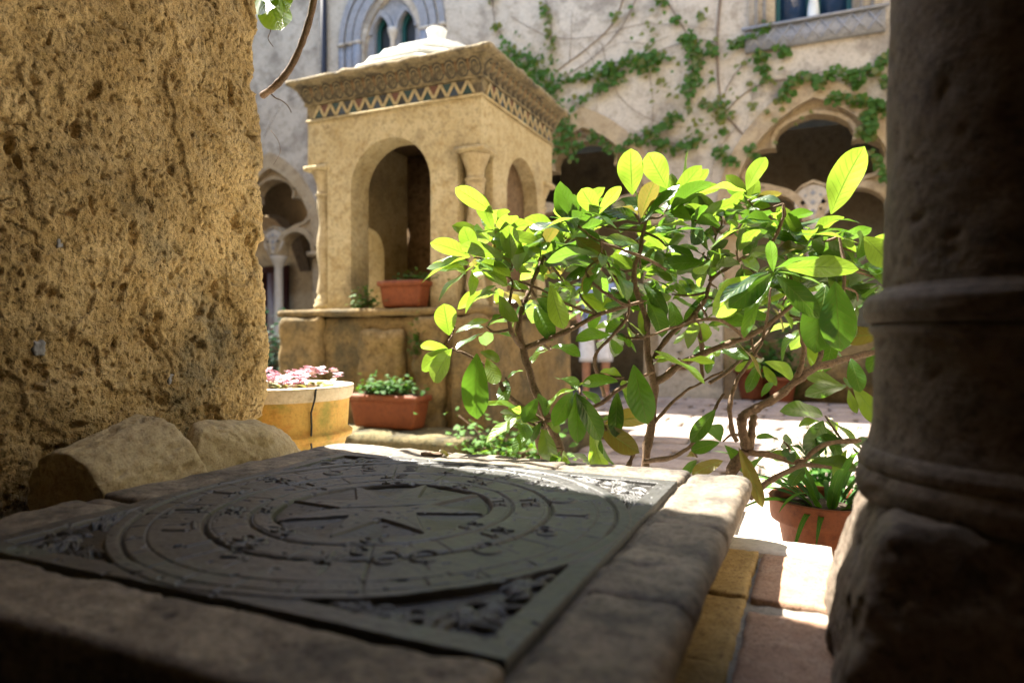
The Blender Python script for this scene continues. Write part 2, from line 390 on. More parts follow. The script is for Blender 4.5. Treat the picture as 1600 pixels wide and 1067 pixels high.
for j in range(3):
    for i in range(14):
        link('step_slab', ts[(i * 3 + j) % 4], None, terr, Matrix.Translation((-4.1 + i * .595 + (j % 2) * .25, 1.57 + j * .432, .205 + random.uniform(-.002, .003))) @ Matrix.Rotation((i + j) % 2 * math.pi, 4, 'Z'))

# ---------------------------------------------------------------- wing across the court
BW = thing('cloister_building', 'plastered cloister building across the court with pointed arches and lancet windows', 'building', (0, BY, 0))
PK = [-12.0, -9.0, -6.0, -3.1, -.04]
outer = []
for c in PK: outer += [(c - 1.1, 0), (c - 1.1, 2.4)] + list(reversed(parch(1.1, 1.62, 2.4, 14, c)))[1:-1] + [(c + 1.1, 2.4), (c + 1.1, 0)]
outer += [(3.3, 0), (3.3, 12), (-14.5, 12), (-14.5, 0)]
def lanc(cx, w_, z0, h1, h2): return [(cx - w_, z0), (cx + w_, z0)] + parch(w_, h2, h1, 8, cx)
WL = [-6.66, -6.165]
wl_hole = [(-6.96, 4.93), (-5.86, 4.93)] + parch(.55, .95, 5.55, 12, -6.41)
wr_hole = [(-.50, 4.86), (.40, 4.86), (.40, 6.3), (-.50, 6.3)]
struct('wall', poly(outer, [wl_hole, wr_hole], .45, 'Y', BY), 'facade', BW)
for c in PK:
    jw = .87
    o = [(c - 1.095, 0), (c - 1.095, 2.4)] + list(reversed(parch(1.095, 1.615, 2.4, 14, c)))[1:-1] + [(c + 1.095, 2.4), (c + 1.095, 0), (c + jw, 0)]
    o += rarch(.37, 2.33, 14, c + .5) + [(c + .13, 2.31), (c - .13, 2.31)] + rarch(.37, 2.33, 14, c - .5) + [(c - jw, 0)]
    # remove the duplicated jamb points order is fine: right jamb -> small arch -> centre -> small arch -> left jamb
    h = [(0, 2.93), (.12, 2.88), (.2, 2.8), (.3, 2.87), (.45, 2.92), (.6, 2.95), (.68, 3.03), (.70, 3.13), (.65, 3.24), (.55, 3.30), (.45, 3.31), (.385, 3.30), (.40, 3.42), (.35, 3.53), (.25, 3.61), (.12, 3.665), (0, 3.69)]
    h = [(x * 1.16, 3.3 + (z - 3.3) * (1.0 if z > 3.3 else 1.22)) for x, z in h]
    hole = [(c + x, z) for x, z in h] + [(c - x, z) for x, z in reversed(h[1:-1])]
    struct('tracery', poly(o, [hole], .22, 'Y', BY + .10), 'facade_trim', BW)
    # archivolt
    a = parch(1.2, 1.76, 2.4, 16, c); b = parch(1.0, 1.47, 2.4, 16, c)
    struct('arch_moulding', poly(a + list(reversed(b)), [], .09, 'Y', BY - .035), 'facade_trim', BW)
    hr = [(c + x * 1.10, 3.2 + (z - 3.2) * 1.10) for x, z in h] + [(c - x * 1.10, 3.2 + (z - 3.2) * 1.10) for x, z in reversed(h[1:-1])]
    struct('cusp_moulding', poly(hr, [hole], .05, 'Y', BY + .055), 'facade_trim', BW)
    for s in (-.5, .5):
        aa = rarch(.47, 2.33, 16, c + s); bb = rarch(.375, 2.33, 16, c + s)
        struct('small_arch_moulding', poly(aa + list(reversed(bb)), [], .05, 'Y', BY + .053), 'facade_trim', BW)
    md = struct('medallion', poly([(c + .22 * math.cos(q * .2618), 2.56 + .22 * math.sin(q * .2618)) for q in range(24)], [], .045, 'Y', BY + .06), 'facade', BW)
    k = 0
    for (dx, dz) in ((0, 0), (0, .12), (0, -.12), (.12, 0), (-.12, 0), (.09, .09), (-.09, .09), (.09, -.09), (-.09, -.09)):
        s = .038 if k < 5 else .022
        struct('inlay_tile', poly([(c + dx + s, 2.56 + dz), (c + dx, 2.56 + dz + s), (c + dx - s, 2.56 + dz), (c + dx, 2.56 + dz - s)], [], .012, 'Y', BY + .053), 'grey_trim', md); k += 1
    struct('column', vmesh(lathe([(.0, .8), (.13, .8), (.13, .9), (.085, .96), (.075, 2.1), (.085, 2.12), (.15, 2.27), (.16, 2.305), (0, 2.305)], 20, (c, BY + .2))), 'marble', BW)
    for q0, q1 in ((c + jw - .03, c + 1.15), (c - 1.15, c - jw + .03)): struct('impost', boxes([(q0, q1, BY - .03, BY + .36, 2.24, 2.325)]), 'facade_trim', BW)
    if c != -3.1:
        struct('parapet', boxes([(c - jw, c + jw, BY + .06, BY + .34, 0, .8)]), 'kiosk_dirty', BW)
# gallery behind the arches
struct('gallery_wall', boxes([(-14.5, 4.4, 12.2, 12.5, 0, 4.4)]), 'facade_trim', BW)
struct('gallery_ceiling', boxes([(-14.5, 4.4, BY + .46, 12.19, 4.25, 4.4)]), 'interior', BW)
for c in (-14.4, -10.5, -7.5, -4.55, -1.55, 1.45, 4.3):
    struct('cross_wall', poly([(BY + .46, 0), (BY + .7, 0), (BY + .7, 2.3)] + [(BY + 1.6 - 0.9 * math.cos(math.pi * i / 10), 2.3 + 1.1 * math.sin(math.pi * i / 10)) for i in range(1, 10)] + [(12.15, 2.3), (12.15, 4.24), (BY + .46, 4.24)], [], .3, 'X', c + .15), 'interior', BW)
# dark red door seen through the far arch
dd = struct('door', boxes([(-12.2, -11.0, 12.12, 12.19, 0, 2.45)]), 'door', BW)
struct('door_panel', boxes([(-12.1, -11.65, 12.095, 12.118, .15, 2.3), (-11.55, -11.1, 12.095, 12.118, .15, 2.3)]), 'door', dd)
# left double lancet window
wf = struct('lancet_window', poly(wl_hole, [lanc(WL[0], .16, 4.99, 5.95, .28), lanc(WL[1], .16, 4.99, 5.95, .28)], .2, 'Y', BY + .10), 'grey_trim', BW)
for cx in WL:
    struct('shade_panel', poly(lanc(cx, .155, 5.0, 5.95, .275), [], .03, 'Y', BY + .24), 'dark', wf)  # black panel stands in for the shade inside the lancet opening
    struct('teal_frame', poly(lanc(cx, .158, 4.995, 5.95, .278), [lanc(cx + .02, .11, 5.03, 5.93, .22)], .04, 'Y', BY + .19), 'teal', wf)
    struct('lancet_moulding', poly(parch(.24, .40, 5.9, 10, cx) + list(reversed(parch(.165, .285, 5.9, 10, cx))), [], .06, 'Y', BY + .05), 'grey_trim', wf)
struct('mullion_column', vmesh(lathe([(0, 4.95), (.07, 4.95), (.07, 5.02), (.045, 5.08), (.042, 5.75), (.055, 5.77), (.085, 5.88), (.09, 5.93), (0, 5.93)], 16, (-6.41, BY + .05))), 'marble', wf)
for dx, w_ in ((.66, .07), (.82, .06), (.98, .05)):
    for s in (-1, 1):
        struct('pilaster', boxes([(-6.41 + s * dx - w_, -6.41 + s * dx + w_, BY - .05 - .02 * (dx < .7), BY + .02, 4.9, 5.75)]), 'grey_trim', wf)
        struct('pilaster_capital', boxes([(-6.41 + s * dx - w_ - .012, -6.41 + s * dx + w_ + .012, BY - .08, BY + .01, 5.752, 5.80)]), 'facade', wf)
for r_, w_ in ((.73, .14), (.88, .12), (1.03, .10)):
    struct('hood_moulding', poly(parch(r_, r_ * 1.25, 5.803, 14, -6.41) + list(reversed(parch(r_ - w_, (r_ - w_) * 1.25, 5.803, 14, -6.41))), [], .06 + .02 * (r_ < .8), 'Y', BY - .05), 'grey_trim', wf)
struct('sill', boxes([(-7.5, -5.32, BY - .10, BY + .02, 4.82, 4.895)]), 'grey_trim', wf)
# right window with teal frames and interlaced sill
wf = struct('mullioned_window', boxes([(-.82, -.505, BY - .06, BY + .02, 4.865, 6.4)]), 'facade', BW)
struct('surround', boxes([(.405, .72, BY - .06, BY + .02, 4.865, 6.4)]), 'facade', wf)
for x0, x1 in ((-.495, -.075), (-.015, .395)):
    f = struct('window_frame', poly([(x0, 4.865), (x1, 4.865), (x1, 6.29), (x0, 6.29)], [[(x0 + .055, 4.93), (x1 - .055, 4.93), (x1 - .055, 6.22), (x0 + .055, 6.22)]], .05, 'Y', BY + .12), 'teal', wf)
    struct('pane', boxes([(x0 + .052, x1 - .052, BY + .14, BY + .146, 4.927, 6.223)]), 'glass', f)
    struct('window_room_backing', boxes([(x0 + .01, x1 - .01, BY + .36, BY + .38, 4.87, 6.28)]), 'dark', f)
def spiral(T, R, Z): return R * (1 + .16 * np.cos(2 * T + Z * 18)) if True else R
struct('spiral_mullion', vmesh(lathe([(.06, 4.864), (.055, 6.3)], 20, (-.045, BY + .05), lambda T, R, Z: R * (1 + .18 * np.cos(2 * T + Z * 14)), 30)), 'dome', wf)
for s in (-.72, -.62, .50, .62):
    struct('surround_fillet', boxes([(s - .02, s + .02, BY - .085, BY - .055, 4.87, 6.4)]), 'grey_trim', wf)
sl_ = struct('carved_sill', boxes([(-.86, .76, BY - .07, BY + .02, 4.56, 4.862)]), 'grey_trim', wf)
for i in range(9):
    x0 = -.84 + i * .176
    for a, b in (((x0, 4.585), (x0 + .176, 4.825)), ((x0 + .176, 4.585), (x0, 4.825))):
        struct('interlace_band', vmesh(tube([(a[0], BY - .07, a[1]), (b[0], BY - .075, b[1])], .016, sides=6, k=1)), 'grey_trim', sl_)
struct('sill_moulding', boxes([(-.9, .8, BY - .12, BY - .072, 4.83, 4.86)]), 'grey_trim', sl_)
dp = tag(link('downpipe', vmesh(tube([(-7.73, BY - .08, .1), (-7.73, BY - .08, 9)], .055, sides=12, k=1)), M['lead']), 'dark vertical drainpipe running down the pale wall left of the lancet window', 'drainpipe')
for z in (2.6, 5.2, 7.6): struct('bracket', vmesh(lathe([(.055, z), (.068, z), (.068, z + .05), (.055, z + .05)], 14, (-7.73, BY - .08))), 'lead', dp)
BW.children  # roof over the far wing
struct('roof', boxes([(-14.6, 4.6, BY - .35, 13, 12.002, 12.2)]), 'terra', BW)

# ---------------------------------------------------------------- side wings that close the court (outside the frame)
for nm, x0, lab in (('side_building', -11.4, 'plain plastered side wing closing the court beyond the kiosk'), ('side_building', 3.31, 'plain plastered side wing closing the court behind the column')):
    t_ = thing(nm, lab, 'building', (x0, 5.4, 0))
    o = [(1.36, 0)]
    for c in (3.0, 5.6, 8.2): o += [(c - .9, 0), (c - .9, 2.4)] + list(reversed(parch(.9, 1.4, 2.4, 10, c)))[1:-1] + [(c + .9, 2.4), (c + .9, 0)]
    o += [(9.49, 0), (9.49, 9.0), (1.36, 9.0)]
    struct('wall', poly(o, [], .45, 'X', x0 + .45), 'facade', t_)
    bxk = x0 - 2.2 if x0 < 0 else x0 + 2.6
    struct('gallery_wall', boxes([(min(bxk, bxk + .1), bxk + .1, 1.36, 9.49, 0, 4.4)]), 'interior', t_)
    struct('gallery_ceiling', boxes([(x0 - 2.2, x0 - .01, 1.36, 9.49, 4.2, 4.35)] if x0 < 0 else [(x0 + .46, x0 + 2.6, 1.36, 9.49, 4.2, 4.35)]), 'interior', t_)

# ---------------------------------------------------------------- the arcade the camera stands in
AR = thing('near_arcade', 'shaded arcade with rough ochre plaster pier beside the carved table', 'arcade', (-1.3, .8, 0))
# rough plaster pier: real relief on the side seen, wrapped round the outer corner
def pier():
    # path round the pier: side face (x=-1.3) from y=.2 to corner, then outer face going -x
    rc = .035; ys = np.arange(.42, 1.35 - rc, .0027); P = [(-1.3, y, 1, 0) for y in ys]
    for a in np.linspace(0, math.pi / 2, 14): P.append((-1.3 - rc + rc * math.cos(a), 1.35 - rc + rc * math.sin(a), math.cos(a), math.sin(a)))
    for x in np.arange(-1.3 - rc - .004, -1.62, -.006): P.append((x, 1.35, 0, 1))
    P = np.array(P); zs = np.arange(.44, 2.0, .0029)
    n, m_ = len(P), len(zs)
    X = np.repeat(P[:, 0], m_); Y = np.repeat(P[:, 1], m_); Z = np.tile(zs, n); N = np.stack([np.repeat(P[:, 2], m_), np.repeat(P[:, 3], m_), np.zeros(n * m_)], 1)
    Q = np.stack([X, Y, Z], 1)
    big = fbm(Q * 3.2 + 5, 3, 11) * .016
    med = fbm(Q * 12, 5, 21, .62) * .0062
    warp = np.stack([fbm(Q * 10, 2, 31), fbm(Q * 10 + 9, 2, 32), fbm(Q * 10 + 17, 2, 33)], 1) * .35
    pits = fbm(Q * np.array([21, 21, 17]) + warp * 1.5, 3, 41); pits = -sstep(.50, .85, pits) * .018
    p2 = -sstep(.45, .8, fbm(Q * np.array([75, 75, 55]), 2, 51)) * .007
    cr = np.abs(fbm(Q * 5.2 + warp * .7, 3, 61)); cr = -(1 - sstep(0, .022, cr)) * sstep(.0, .25, fbm(Q * 4 + 3, 2, 71)) * .010
    lay = sstep(-.04, .0, fbm(Q * np.array([4.2, 4.2, 3.0]) + 20, 4, 81, .55)) * .007
    nick = -sstep(.12, .45, fbm(np.stack([X * 0, Y * 0, Z * 9], 1) + 3, 3, 91)) * .02 * np.exp(-((Y - 1.35) / .05) ** 2 - ((X + 1.3) / .05) ** 2)
    fine = fbm(Q * 105, 2, 101, .8) * .0026
    D = big + med + pits + p2 + cr + lay + nick + fine
    V = Q + N * D[:, None]
    return V, grid_faces(n, m_)
struct('plaster_pier', mesh('m', *pier()), 'stucco', AR)
struct('pier_core', boxes([(-2.1, -1.335, .05, 1.315, 0, 3.0), (-2.1, -1.335, .05, .42, 0, 2.99)][:1]), 'stucco', AR)
struct('pier_upper', bx(-2.1, -1.3, .05, 1.345, 1.99, 3.4, r=.03, cell=.05, amp=.01, sc=8, seed=4), 'stucco', AR)
struct('pier_inner', bx(-2.1, -1.302, .05, .44, 0, 1.98, r=.03, cell=.03, amp=.012, sc=9, seed=9), 'stucco', AR)
for k, (px, py, s_) in enumerate(((302, 257, .013), (141, 118, .006), (268, 592, .008), (60, 545, .010), (205, 300, .006), (95, 380, .007))):
    p = onX(px, py, -1.3); ev = np.array([p.x, p.y, p.z])
    Vs, Fs_ = rbox(-s_ * .5, s_ * .35, -s_, s_, -s_ * 1.3, s_ * 1.3, r=s_ * .34, cell=s_ / 4, amp=s_ * .5, sc=60, seed=k)
    struct('embedded_stone', mesh('m', Vs + ev, Fs_), 'grey_trim', AR)
# arch wall on the column, with the storey above
o = [(-2.1, 3.0), (-1.3, 3.0)]
o = [(-2.1, 2.5), (-1.3, 2.5)] + list(reversed(parch(.665, .62, 2.5, 12, -.60)))[1:-1] + [(.065, 2.5), (.40, 2.5)] + list(reversed(parch(.9, .7, 2.5, 12, 1.3)))[1:-1] + [(2.2, 2.5), (2.7, 2.5), (2.7, 7.2), (-3.5, 7.2), (-3.5, 2.5)]
struct('arch_wall', poly(o, [], .6, 'Y', .66), 'stucco', AR)
struct('end_pier', boxes([(2.2, 2.7, .3, 1.34, 0, 2.497)]), 'stucco', AR)
struct('outer_wall', boxes([(-11, -2.11, .3, 1.3, 0, 7.2), (2.71, 6, .3, 1.3, 0, 7.2)]), 'facade', AR)
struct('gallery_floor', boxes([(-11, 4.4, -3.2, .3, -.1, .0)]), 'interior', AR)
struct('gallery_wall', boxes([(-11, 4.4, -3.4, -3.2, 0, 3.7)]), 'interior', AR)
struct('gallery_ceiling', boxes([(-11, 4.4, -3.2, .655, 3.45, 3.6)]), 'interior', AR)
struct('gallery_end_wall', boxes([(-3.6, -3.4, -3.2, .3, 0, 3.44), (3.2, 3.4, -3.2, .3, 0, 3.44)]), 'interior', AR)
# parapet with brick top
pp = struct('parapet', boxes([(-2.08, 2.19, .3, 1.34, 0, .447)]), 'mortar', AR)
bo = [bx(-.0565, .0565, -.111, .111, -.03, .0, r=.004, cell=.009, amp=.0026, sc=45, seed=60 + k) for k in range(4)]
bp = [m_.copy() for m_ in bo]
for m_ in bo: m_.materials.append(M['brick_bounce_ochre'])
for m_ in bp: m_.materials.append(M['brick_pink'])
kb = 0
for (x0, pink) in ((-.146, 0), (-.028, 1), (.088, 1), (.204, 0), (.32, 1), (.44, 1), (.56, 0), (.68, 1), (.80, 1), (.92, 1), (1.04, 0)):
    y0 = 1.138 if x0 != -.146 else 1.14
    for j in range(4):
        jit = 0 if j == 0 else -.03 if x0 > -.1 else .012
        l_ = (bp if pink else bo)[(kb * 3 + j) % 4]
        link('brick', l_, None, pp, Matrix.Translation((x0, y0 - j * .229 + jit, .4775 - (.004 if j == 1 else 0) + random.uniform(-.0015, .001))) @ Matrix.Rotation(random.uniform(-.012, .012) + (math.pi if kb % 2 else 0), 4, 'Z')); kb += 1
for i in range(9):
    link('edge_stone', bx(-.2 + i * .24, .03 + i * .24, 1.252, 1.352, .44, .4755, r=.008, cell=.02, amp=.002, sc=20, seed=i), M['pale'], pp)
struct('mortar_bed', bx(-.25, 2.1, .32, 1.25, .43, .4675, r=.004, cell=.012, amp=.0025, sc=40, seed=3, maxn=160), 'mortar', pp)

# ---------------------------------------------------------------- column on its rough plinth
CX, CY = .236, .915
col = thing('stone_column', 'dark ringed stone column standing on a rough stone block', 'column', (CX, CY, .478))
def prough(P):
    h = (P[:, 2] - .478) / .19; s = 1.0 - .22 * np.clip(h, 0, 1) ** 1.3
    P[:, 0] = CX + (P[:, 0] - CX) * s; P[:, 1] = CY + (P[:, 1] - CY) * s
    n = fbm(P * 8 + 4, 4, 5, .5); d = P - np.array([CX, CY, .56]); d /= np.linalg.norm(d, axis=1)[:, None]
    g_ = -sstep(.15, .5, fbm(P * np.array([13, 13, 5]) + 11, 3, 9)) * .006
    return P + d * (n * .007 + g_ + fbm(P * 45, 3, 15, .6) * .0022 - sstep(.3, .6, fbm(P * 24, 2, 16)) * .005)[:, None]
link('plinth_block', mesh('m', *rbox(CX - .222, CX + .235, CY - .225, CY + .165, .472, .672, r=.016, cell=.004, warp=prough, maxn=110)), M['column'], col)
def cn(T, R, Z):
    Q = np.stack([R * np.cos(T), R * np.sin(T), Z], -1).reshape(-1, 3)
    return R + (fbm(Q * 11, 4, 3) * .0028 + fbm(Q * 60, 3, 6) * .0008 - sstep(.45, .8, fbm(Q * 30, 3, 8)) * .004).reshape(R.shape)
z_ = CAMZ
link('base_ring', mesh('m', *lathe([(.17, z_ - .187), (.188, z_ - .185), (.193, z_ - .176), (.193, z_ - .162), (.188, z_ - .152), (.1865, z_ - .150), (.188, z_ - .146), (.188, z_ - .138), (.184, z_ - .130), (.180, z_ - .126)], 110, (CX, CY), cn, 4)), M['column'], col)
link('drum', mesh('m', *lathe([(.1795, z_ - .13), (.174, z_ - .10), (.1725, z_ - .03), (.1765, z_ + .0), (.180, z_ + .004), (.180, z_ + .010), (.176, z_ + .0135)], 110, (CX, CY), cn, 8)), M['column'], col)
link('collar_ring', mesh('m', *lathe([(.17, z_ + .012), (.181, z_ + .016), (.185, z_ + .026), (.184, z_ + .040), (.177, z_ + .048), (.168, z_ + .051), (.163, z_ + .056)], 110, (CX, CY), cn, 4)), M['column'], col)
link('shaft', mesh('m', *lathe([(.163, z_ + .05), (.1605, z_ + .2), (.158, z_ + .7), (.15, z_ + 1.38)], 110, (CX, CY), cn, 40)), M['column'], col)
link('capital', mesh('m', *lathe([(.15, z_ + 1.37), (.165, z_ + 1.39), (.15, z_ + 1.42), (.22, z_ + 1.62), (.235, z_ + 1.648), (.0, z_ + 1.648)], 48, (CX, CY))), M['column'], col)

# ---------------------------------------------------------------- the carved table
TB = thing('carved_table', 'low stone table with a round compass carved in its dark square plate', 'table', (-.6, .9, .478))
SZ = .59
struct('table_core', boxes([(-1.03, -.165, .43, 1.31, .479, .566)]), 'slab', TB)
PX0, PX1, PY0, PY1 = -.960, -.225, .493, 1.228
PK_ = .735 / .8015
def tw(P):
    top = sstep(SZ - .02, SZ - .002, P[:, 2])
    P[:, 0] += np.where(P[:, 0] > -.15, -1, 0) * .03 * sstep(.57, .50, P[:, 2])
    P[:, 2] += top * (fbm(P * 11, 4, 77, .5) * .0026 - sstep(.5, .8, fbm(P * 30 + 7, 2, 78)) * .004)
    return P
def blk(x0, x1, y0, y1, s, z1=SZ, r=.011, cell=.0048):
    o = link('border_stone', mesh('m', *rbox(x0, x1, y0, y1, .515, z1, r=r, cell=cell, amp=.0028, sc=16, seed=s, warp=tw, maxn=90)), M['slab'], TB)
    return o
gx = PX1 + .004
blk(gx, -.105, .392, .680, 1, r=.020); blk(gx, -.107, .666, .966, 2, r=.020); blk(gx, -.106, .952, 1.342, 3, r=.020)
blk(gx - .02, -.135, .40, 1.3, 7, SZ - .010)
for i, (a, b) in enumerate(((-1.06, -.792), (-.803, -.495), (-.505, -.2205))): blk(a, b, .385, .4905, 11 + i)
blk(-1.065, -.9635, .497, .705, 21, SZ + .002, .008); blk(-1.065, -.990, .712, .742, 23, SZ - .004, .006); blk(-1.065, -.9635, .745, 1.229, 22, SZ + .002, .008)
for i, (a, b) in enumerate(((-1.064, -.74), (-.739, -.47), (-.469, -.2205))): blk(a, b, 1.2315, 1.345, 31 + i, SZ + .001, .008)

def plate():
    n = 760; L = .8015
    xs = np.linspace(0, 1, n); U, Vv = np.meshgrid(xs, xs, indexing='ij')
    wx = U * L; wy = Vv * L; P3 = np.stack([wx.ravel(), wy.ravel(), 0 * wx.ravel()], 1)
    cx = cy = L / 2
    wob = (fbm(P3 * 7, 3, 5) * .0022).reshape(n, n)
    dx = wx - cx; dy = wy - cy; r = np.hypot(dx, dy) + wob; a = np.arctan2(dy, dx)
    H = np.zeros_like(r)
    # frame and round field
    edge = np.minimum(np.minimum(wx, L - wx), np.minimum(wy, L - wy))
    disk = sstep(.3985, .3955, r); frame = sstep(.034, .0305, edge)
    corner = (1 - disk) * (1 - frame)
    H += -.0075 * corner
    def groove(d, w_, dep): return -dep * np.exp(-(d / w_) ** 2)
    for R, w_, dep in ((.377, .0028, .0052), (.347, .0014, .0022), (.272, .0036, .0068), (.262, .0012, .0012), (.209, .0028, .0046), (.203, .001, .0016)):
        brk = (sstep(-.55, -.1, fbm(P3 * 9 + R * 50, 2, int(R * 1000)))).reshape(n, n)
        H += groove(r - R, w_, dep) * (.35 + .65 * brk)
    H += .002 * sstep(.375, .379, r) * disk
    # star in the middle: raised eight pointed star on a sunk round
    R0 = .172; rot = math.radians(8)
    inner = sstep(R0 + .002, R0 - .001, r)
    b = np.mod(a - rot, math.pi / 4); b = np.abs(b - math.pi / 8)             # 0 at valley, pi/8 at a point
    # edge of the star: straight line from point (R0, pi/8) to the valley (Rv, 0)
    Rv = .074
    x1, y1 = Rv, 0; x2, y2 = R0 * math.cos(math.pi / 8), R0 * math.sin(math.pi / 8)
    px_ = r * np.cos(b); py_ = r * np.sin(b)
    nd = ((px_ - x1) * (y2 - y1) - (py_ - y1) * (x2 - x1)) / math.hypot(x2 - x1, y2 - y1)
    star = sstep(.0012, -.0012, nd)
    k8 = np.floor(np.mod(a - rot, 2 * math.pi) / (math.pi / 4)).astype(int)
    cell = 1.05 * np.array([.0062, .0052, .0065, .0045, .0062, .0055, .0066, .005])[k8 % 8]
    slope = (.55 + .45 * sstep(0, .03, nd))
    H += -inner * (1 - star) * cell * slope
    H += groove(r - R0 - .001, .0028, .0045)
    H += inner * star * (.0012 - .0022 * np.abs(np.sin(4 * (a - rot))) ** .5 * 0)
    ridge = np.abs(np.mod(a - rot + math.pi / 8, math.pi / 4) - math.pi / 8) * r
    H += inner * star * groove(ridge, .0012, .0008) * sstep(.02, .05, r)
    # crack through the centre
    lx = dx * math.cos(.55) + dy * math.sin(.55); ly = -dx * math.sin(.55) + dy * math.cos(.55) + wob * 3
    H += -.006 * np.exp(-(ly / .0032) ** 2) * sstep(.085, .05, np.abs(lx + .005)) * inner
    # radial divisions
    def seg(x1, y1, x2, y2, w_, dep):
        vx, vy = x2 - x1, y2 - y1; t = np.clip(((dx - x1) * vx + (dy - y1) * vy) / (vx * vx + vy * vy), 0, 1)
        d = np.hypot(dx + wob - x1 - t * vx, dy - y1 - t * vy); return -dep * np.exp(-(d / w_) ** 2)
    rr = random.Random(5)
    for k in range(32):
        q = 2 * math.pi * k / 32 + rot
        c_, s_ = math.cos(q), math.sin(q)
        H += seg(.347 * c_, .347 * s_, .376 * c_, .376 * s_, .0012, .0022)
        if k % 2 == 0: H += seg(.21 * c_, .21 * s_, .271 * c_, .271 * s_, .0014, .0022)
        if k % 4 == 2: H += seg(.274 * c_, .274 * s_, .340 * c_, .340 * s_, .0016, .0026)
        if k % 2 == 1:
            q2 = q + .03; H += seg(.285 * math.cos(q2), .285 * math.sin(q2), .325 * math.cos(q2), .325 * math.sin(q2), .0015, .002)
            H += seg(.358 * c_, .358 * s_, .368 * c_, .368 * s_, .002, .002)
    # raised letters and figures, where the photograph shows them
    G = {'O': [[(math.cos(t * .5236) * .36 + .4, math.sin(t * .5236) * .5 + .5) for t in range(13)]],
         'C': [[(math.cos(.75 + t * .398) * .38 + .42, math.sin(.75 + t * .398) * .5 + .5) for t in range(13)]],
         '8': [[(math.cos(t * .5236) * .26 + .4, math.sin(t * .5236) * .25 + .26) for t in range(13)], [(math.cos(t * .5236) * .24 + .4, math.sin(t * .5236) * .23 + .76) for t in range(13)]],
         'I': [[(.3, 0), (.3, 1)], [(.12, 0), (.48, 0)]], '/': [[(0, 0), (.6, 1)]], '-': [[(.05, .45), (.75, .5)]],
         'S': [[(.05, .12), (.3, 0), (.6, .08), (.7, .27), (.55, .45), (.2, .56), (.1, .75), (.25, .95), (.5, 1), (.7, .88)]],
         'T': [[(.35, 0), (.35, 1)], [(0, 1), (.7, 1)]], 'L': [[(.6, 0), (.1, 0), (.1, 1)]], 'E': [[(.6, 0), (.1, 0), (.1, 1), (.6, 1)], [(.1, .52), (.5, .52)]],
         'R': [[(.1, 0), (.1, 1), (.45, 1), (.6, .85), (.6, .65), (.45, .52), (.1, .52)], [(.35, .52), (.62, 0)]], 'X': [[(0, 0), (.6, 1)], [(.6, 0), (0, 1)]],
         '.': [[(.3, .4), (.42, .45)]]}
    def glyph(ch, x, y, h, ang, w_=.0028, up=.0022):
        if h > .04: h *= .82
        ca, sa = math.cos(ang), math.sin(ang)
        for st in G[ch]:
            pts = [(x + ((p - .4) * ca - (q - .5) * sa) * h, y + ((p - .4) * sa + (q - .5) * ca) * h) for p, q in st]
            x0 = min(p[0] for p in pts) - .03; x1_ = max(p[0] for p in pts) + .03; y0 = min(p[1] for p in pts) - .03; y1_ = max(p[1] for p in pts) + .03
            i0, i1 = [int(np.clip((v + cx) / L * n, 0, n)) for v in (x0, x1_)]; j0, j1 = [int(np.clip((v + cy) / L * n, 0, n)) for v in (y0, y1_)]
            sx = dx[i0:i1, j0:j1]; sy = dy[i0:i1, j0:j1]; dm = np.full(sx.shape, 9.)
            for (ax, ay), (bx_, by_) in zip(pts[:-1], pts[1:]):
                vx, vy = bx_ - ax, by_ - ay; t = np.clip(((sx - ax) * vx + (sy - ay) * vy) / (vx * vx + vy * vy + 1e-12), 0, 1)
                dm = np.minimum(dm, np.hypot(sx - ax - t * vx, sy - ay - t * vy))
            H[i0:i1, j0:j1] += up * sstep(w_ * 1.25, w_ * .7, dm)
            H[i0:i1, j0:j1] -= up * .3 * np.exp(-((dm - w_ * 1.7) / (w_ * .5)) ** 2)
    def spot(px, py):
        d = (CAMZ - SZ) * F / (py - HY); p = at(px, py, d); return (p.x - (PX0 + PX1) / 2) / PK_, (p.y - (PY0 + PY1) / 2) / PK_
    for ch, px, py, h in (('I', 517, 877, .05), ('/', 548, 872, .055), ('O', 604, 878, .058), ('C', 662, 876, .055), ('C', 762, 862, .06), ('8', 852, 834, .058),
                          ('I', 894, 808, .06), ('C', 880, 786, .05), ('S', 868, 768, .05), ('X', 838, 757, .045),
                          ('E', 374, 868, .05), ('.', 283, 857, .06), ('/', 322, 853, .05), ('-', 272, 832, .055), ('-', 303, 824, .06), ('L', 288, 803, .055), ('-', 318, 798, .06), ('T', 350, 774, .055), ('-', 384, 771, .05),
                          ('S', 418, 752, .055), ('R', 440, 755, .05), ('O', 520, 742, .055), ('R', 575, 736, .05), ('E', 640, 735, .05), ('T', 700, 739, .05), ('L', 740, 744, .05), ('X', 790, 748, .05)):
        gx_, gy_ = spot(px, py); ang = math.atan2(gy_, gx_) + math.pi / 2
        if abs(px - 600) < 330 and py > 830: ang = TH * 1.0 + .12 * (px - 600) / 250
        glyph(ch, gx_, gy_, h, ang)
    for k, chs in enumerate(('XI', 'TE', 'ST', 'L', 'SE', 'SO', 'C', 'IX')):      # small worn marks in the inner band
        for s in (0, 1)[:len(chs)]:
            q = rot + math.pi / 8 + k * math.pi / 4 + (s - .5) * .13
            glyph(chs[s], .240 * math.cos(q), .240 * math.sin(q), .026, q + math.pi / 2, .0022, .0026)
            glyph(chs[s], .189 * math.cos(q), .189 * math.sin(q), .018, q + math.pi / 2, .0017, .0022)
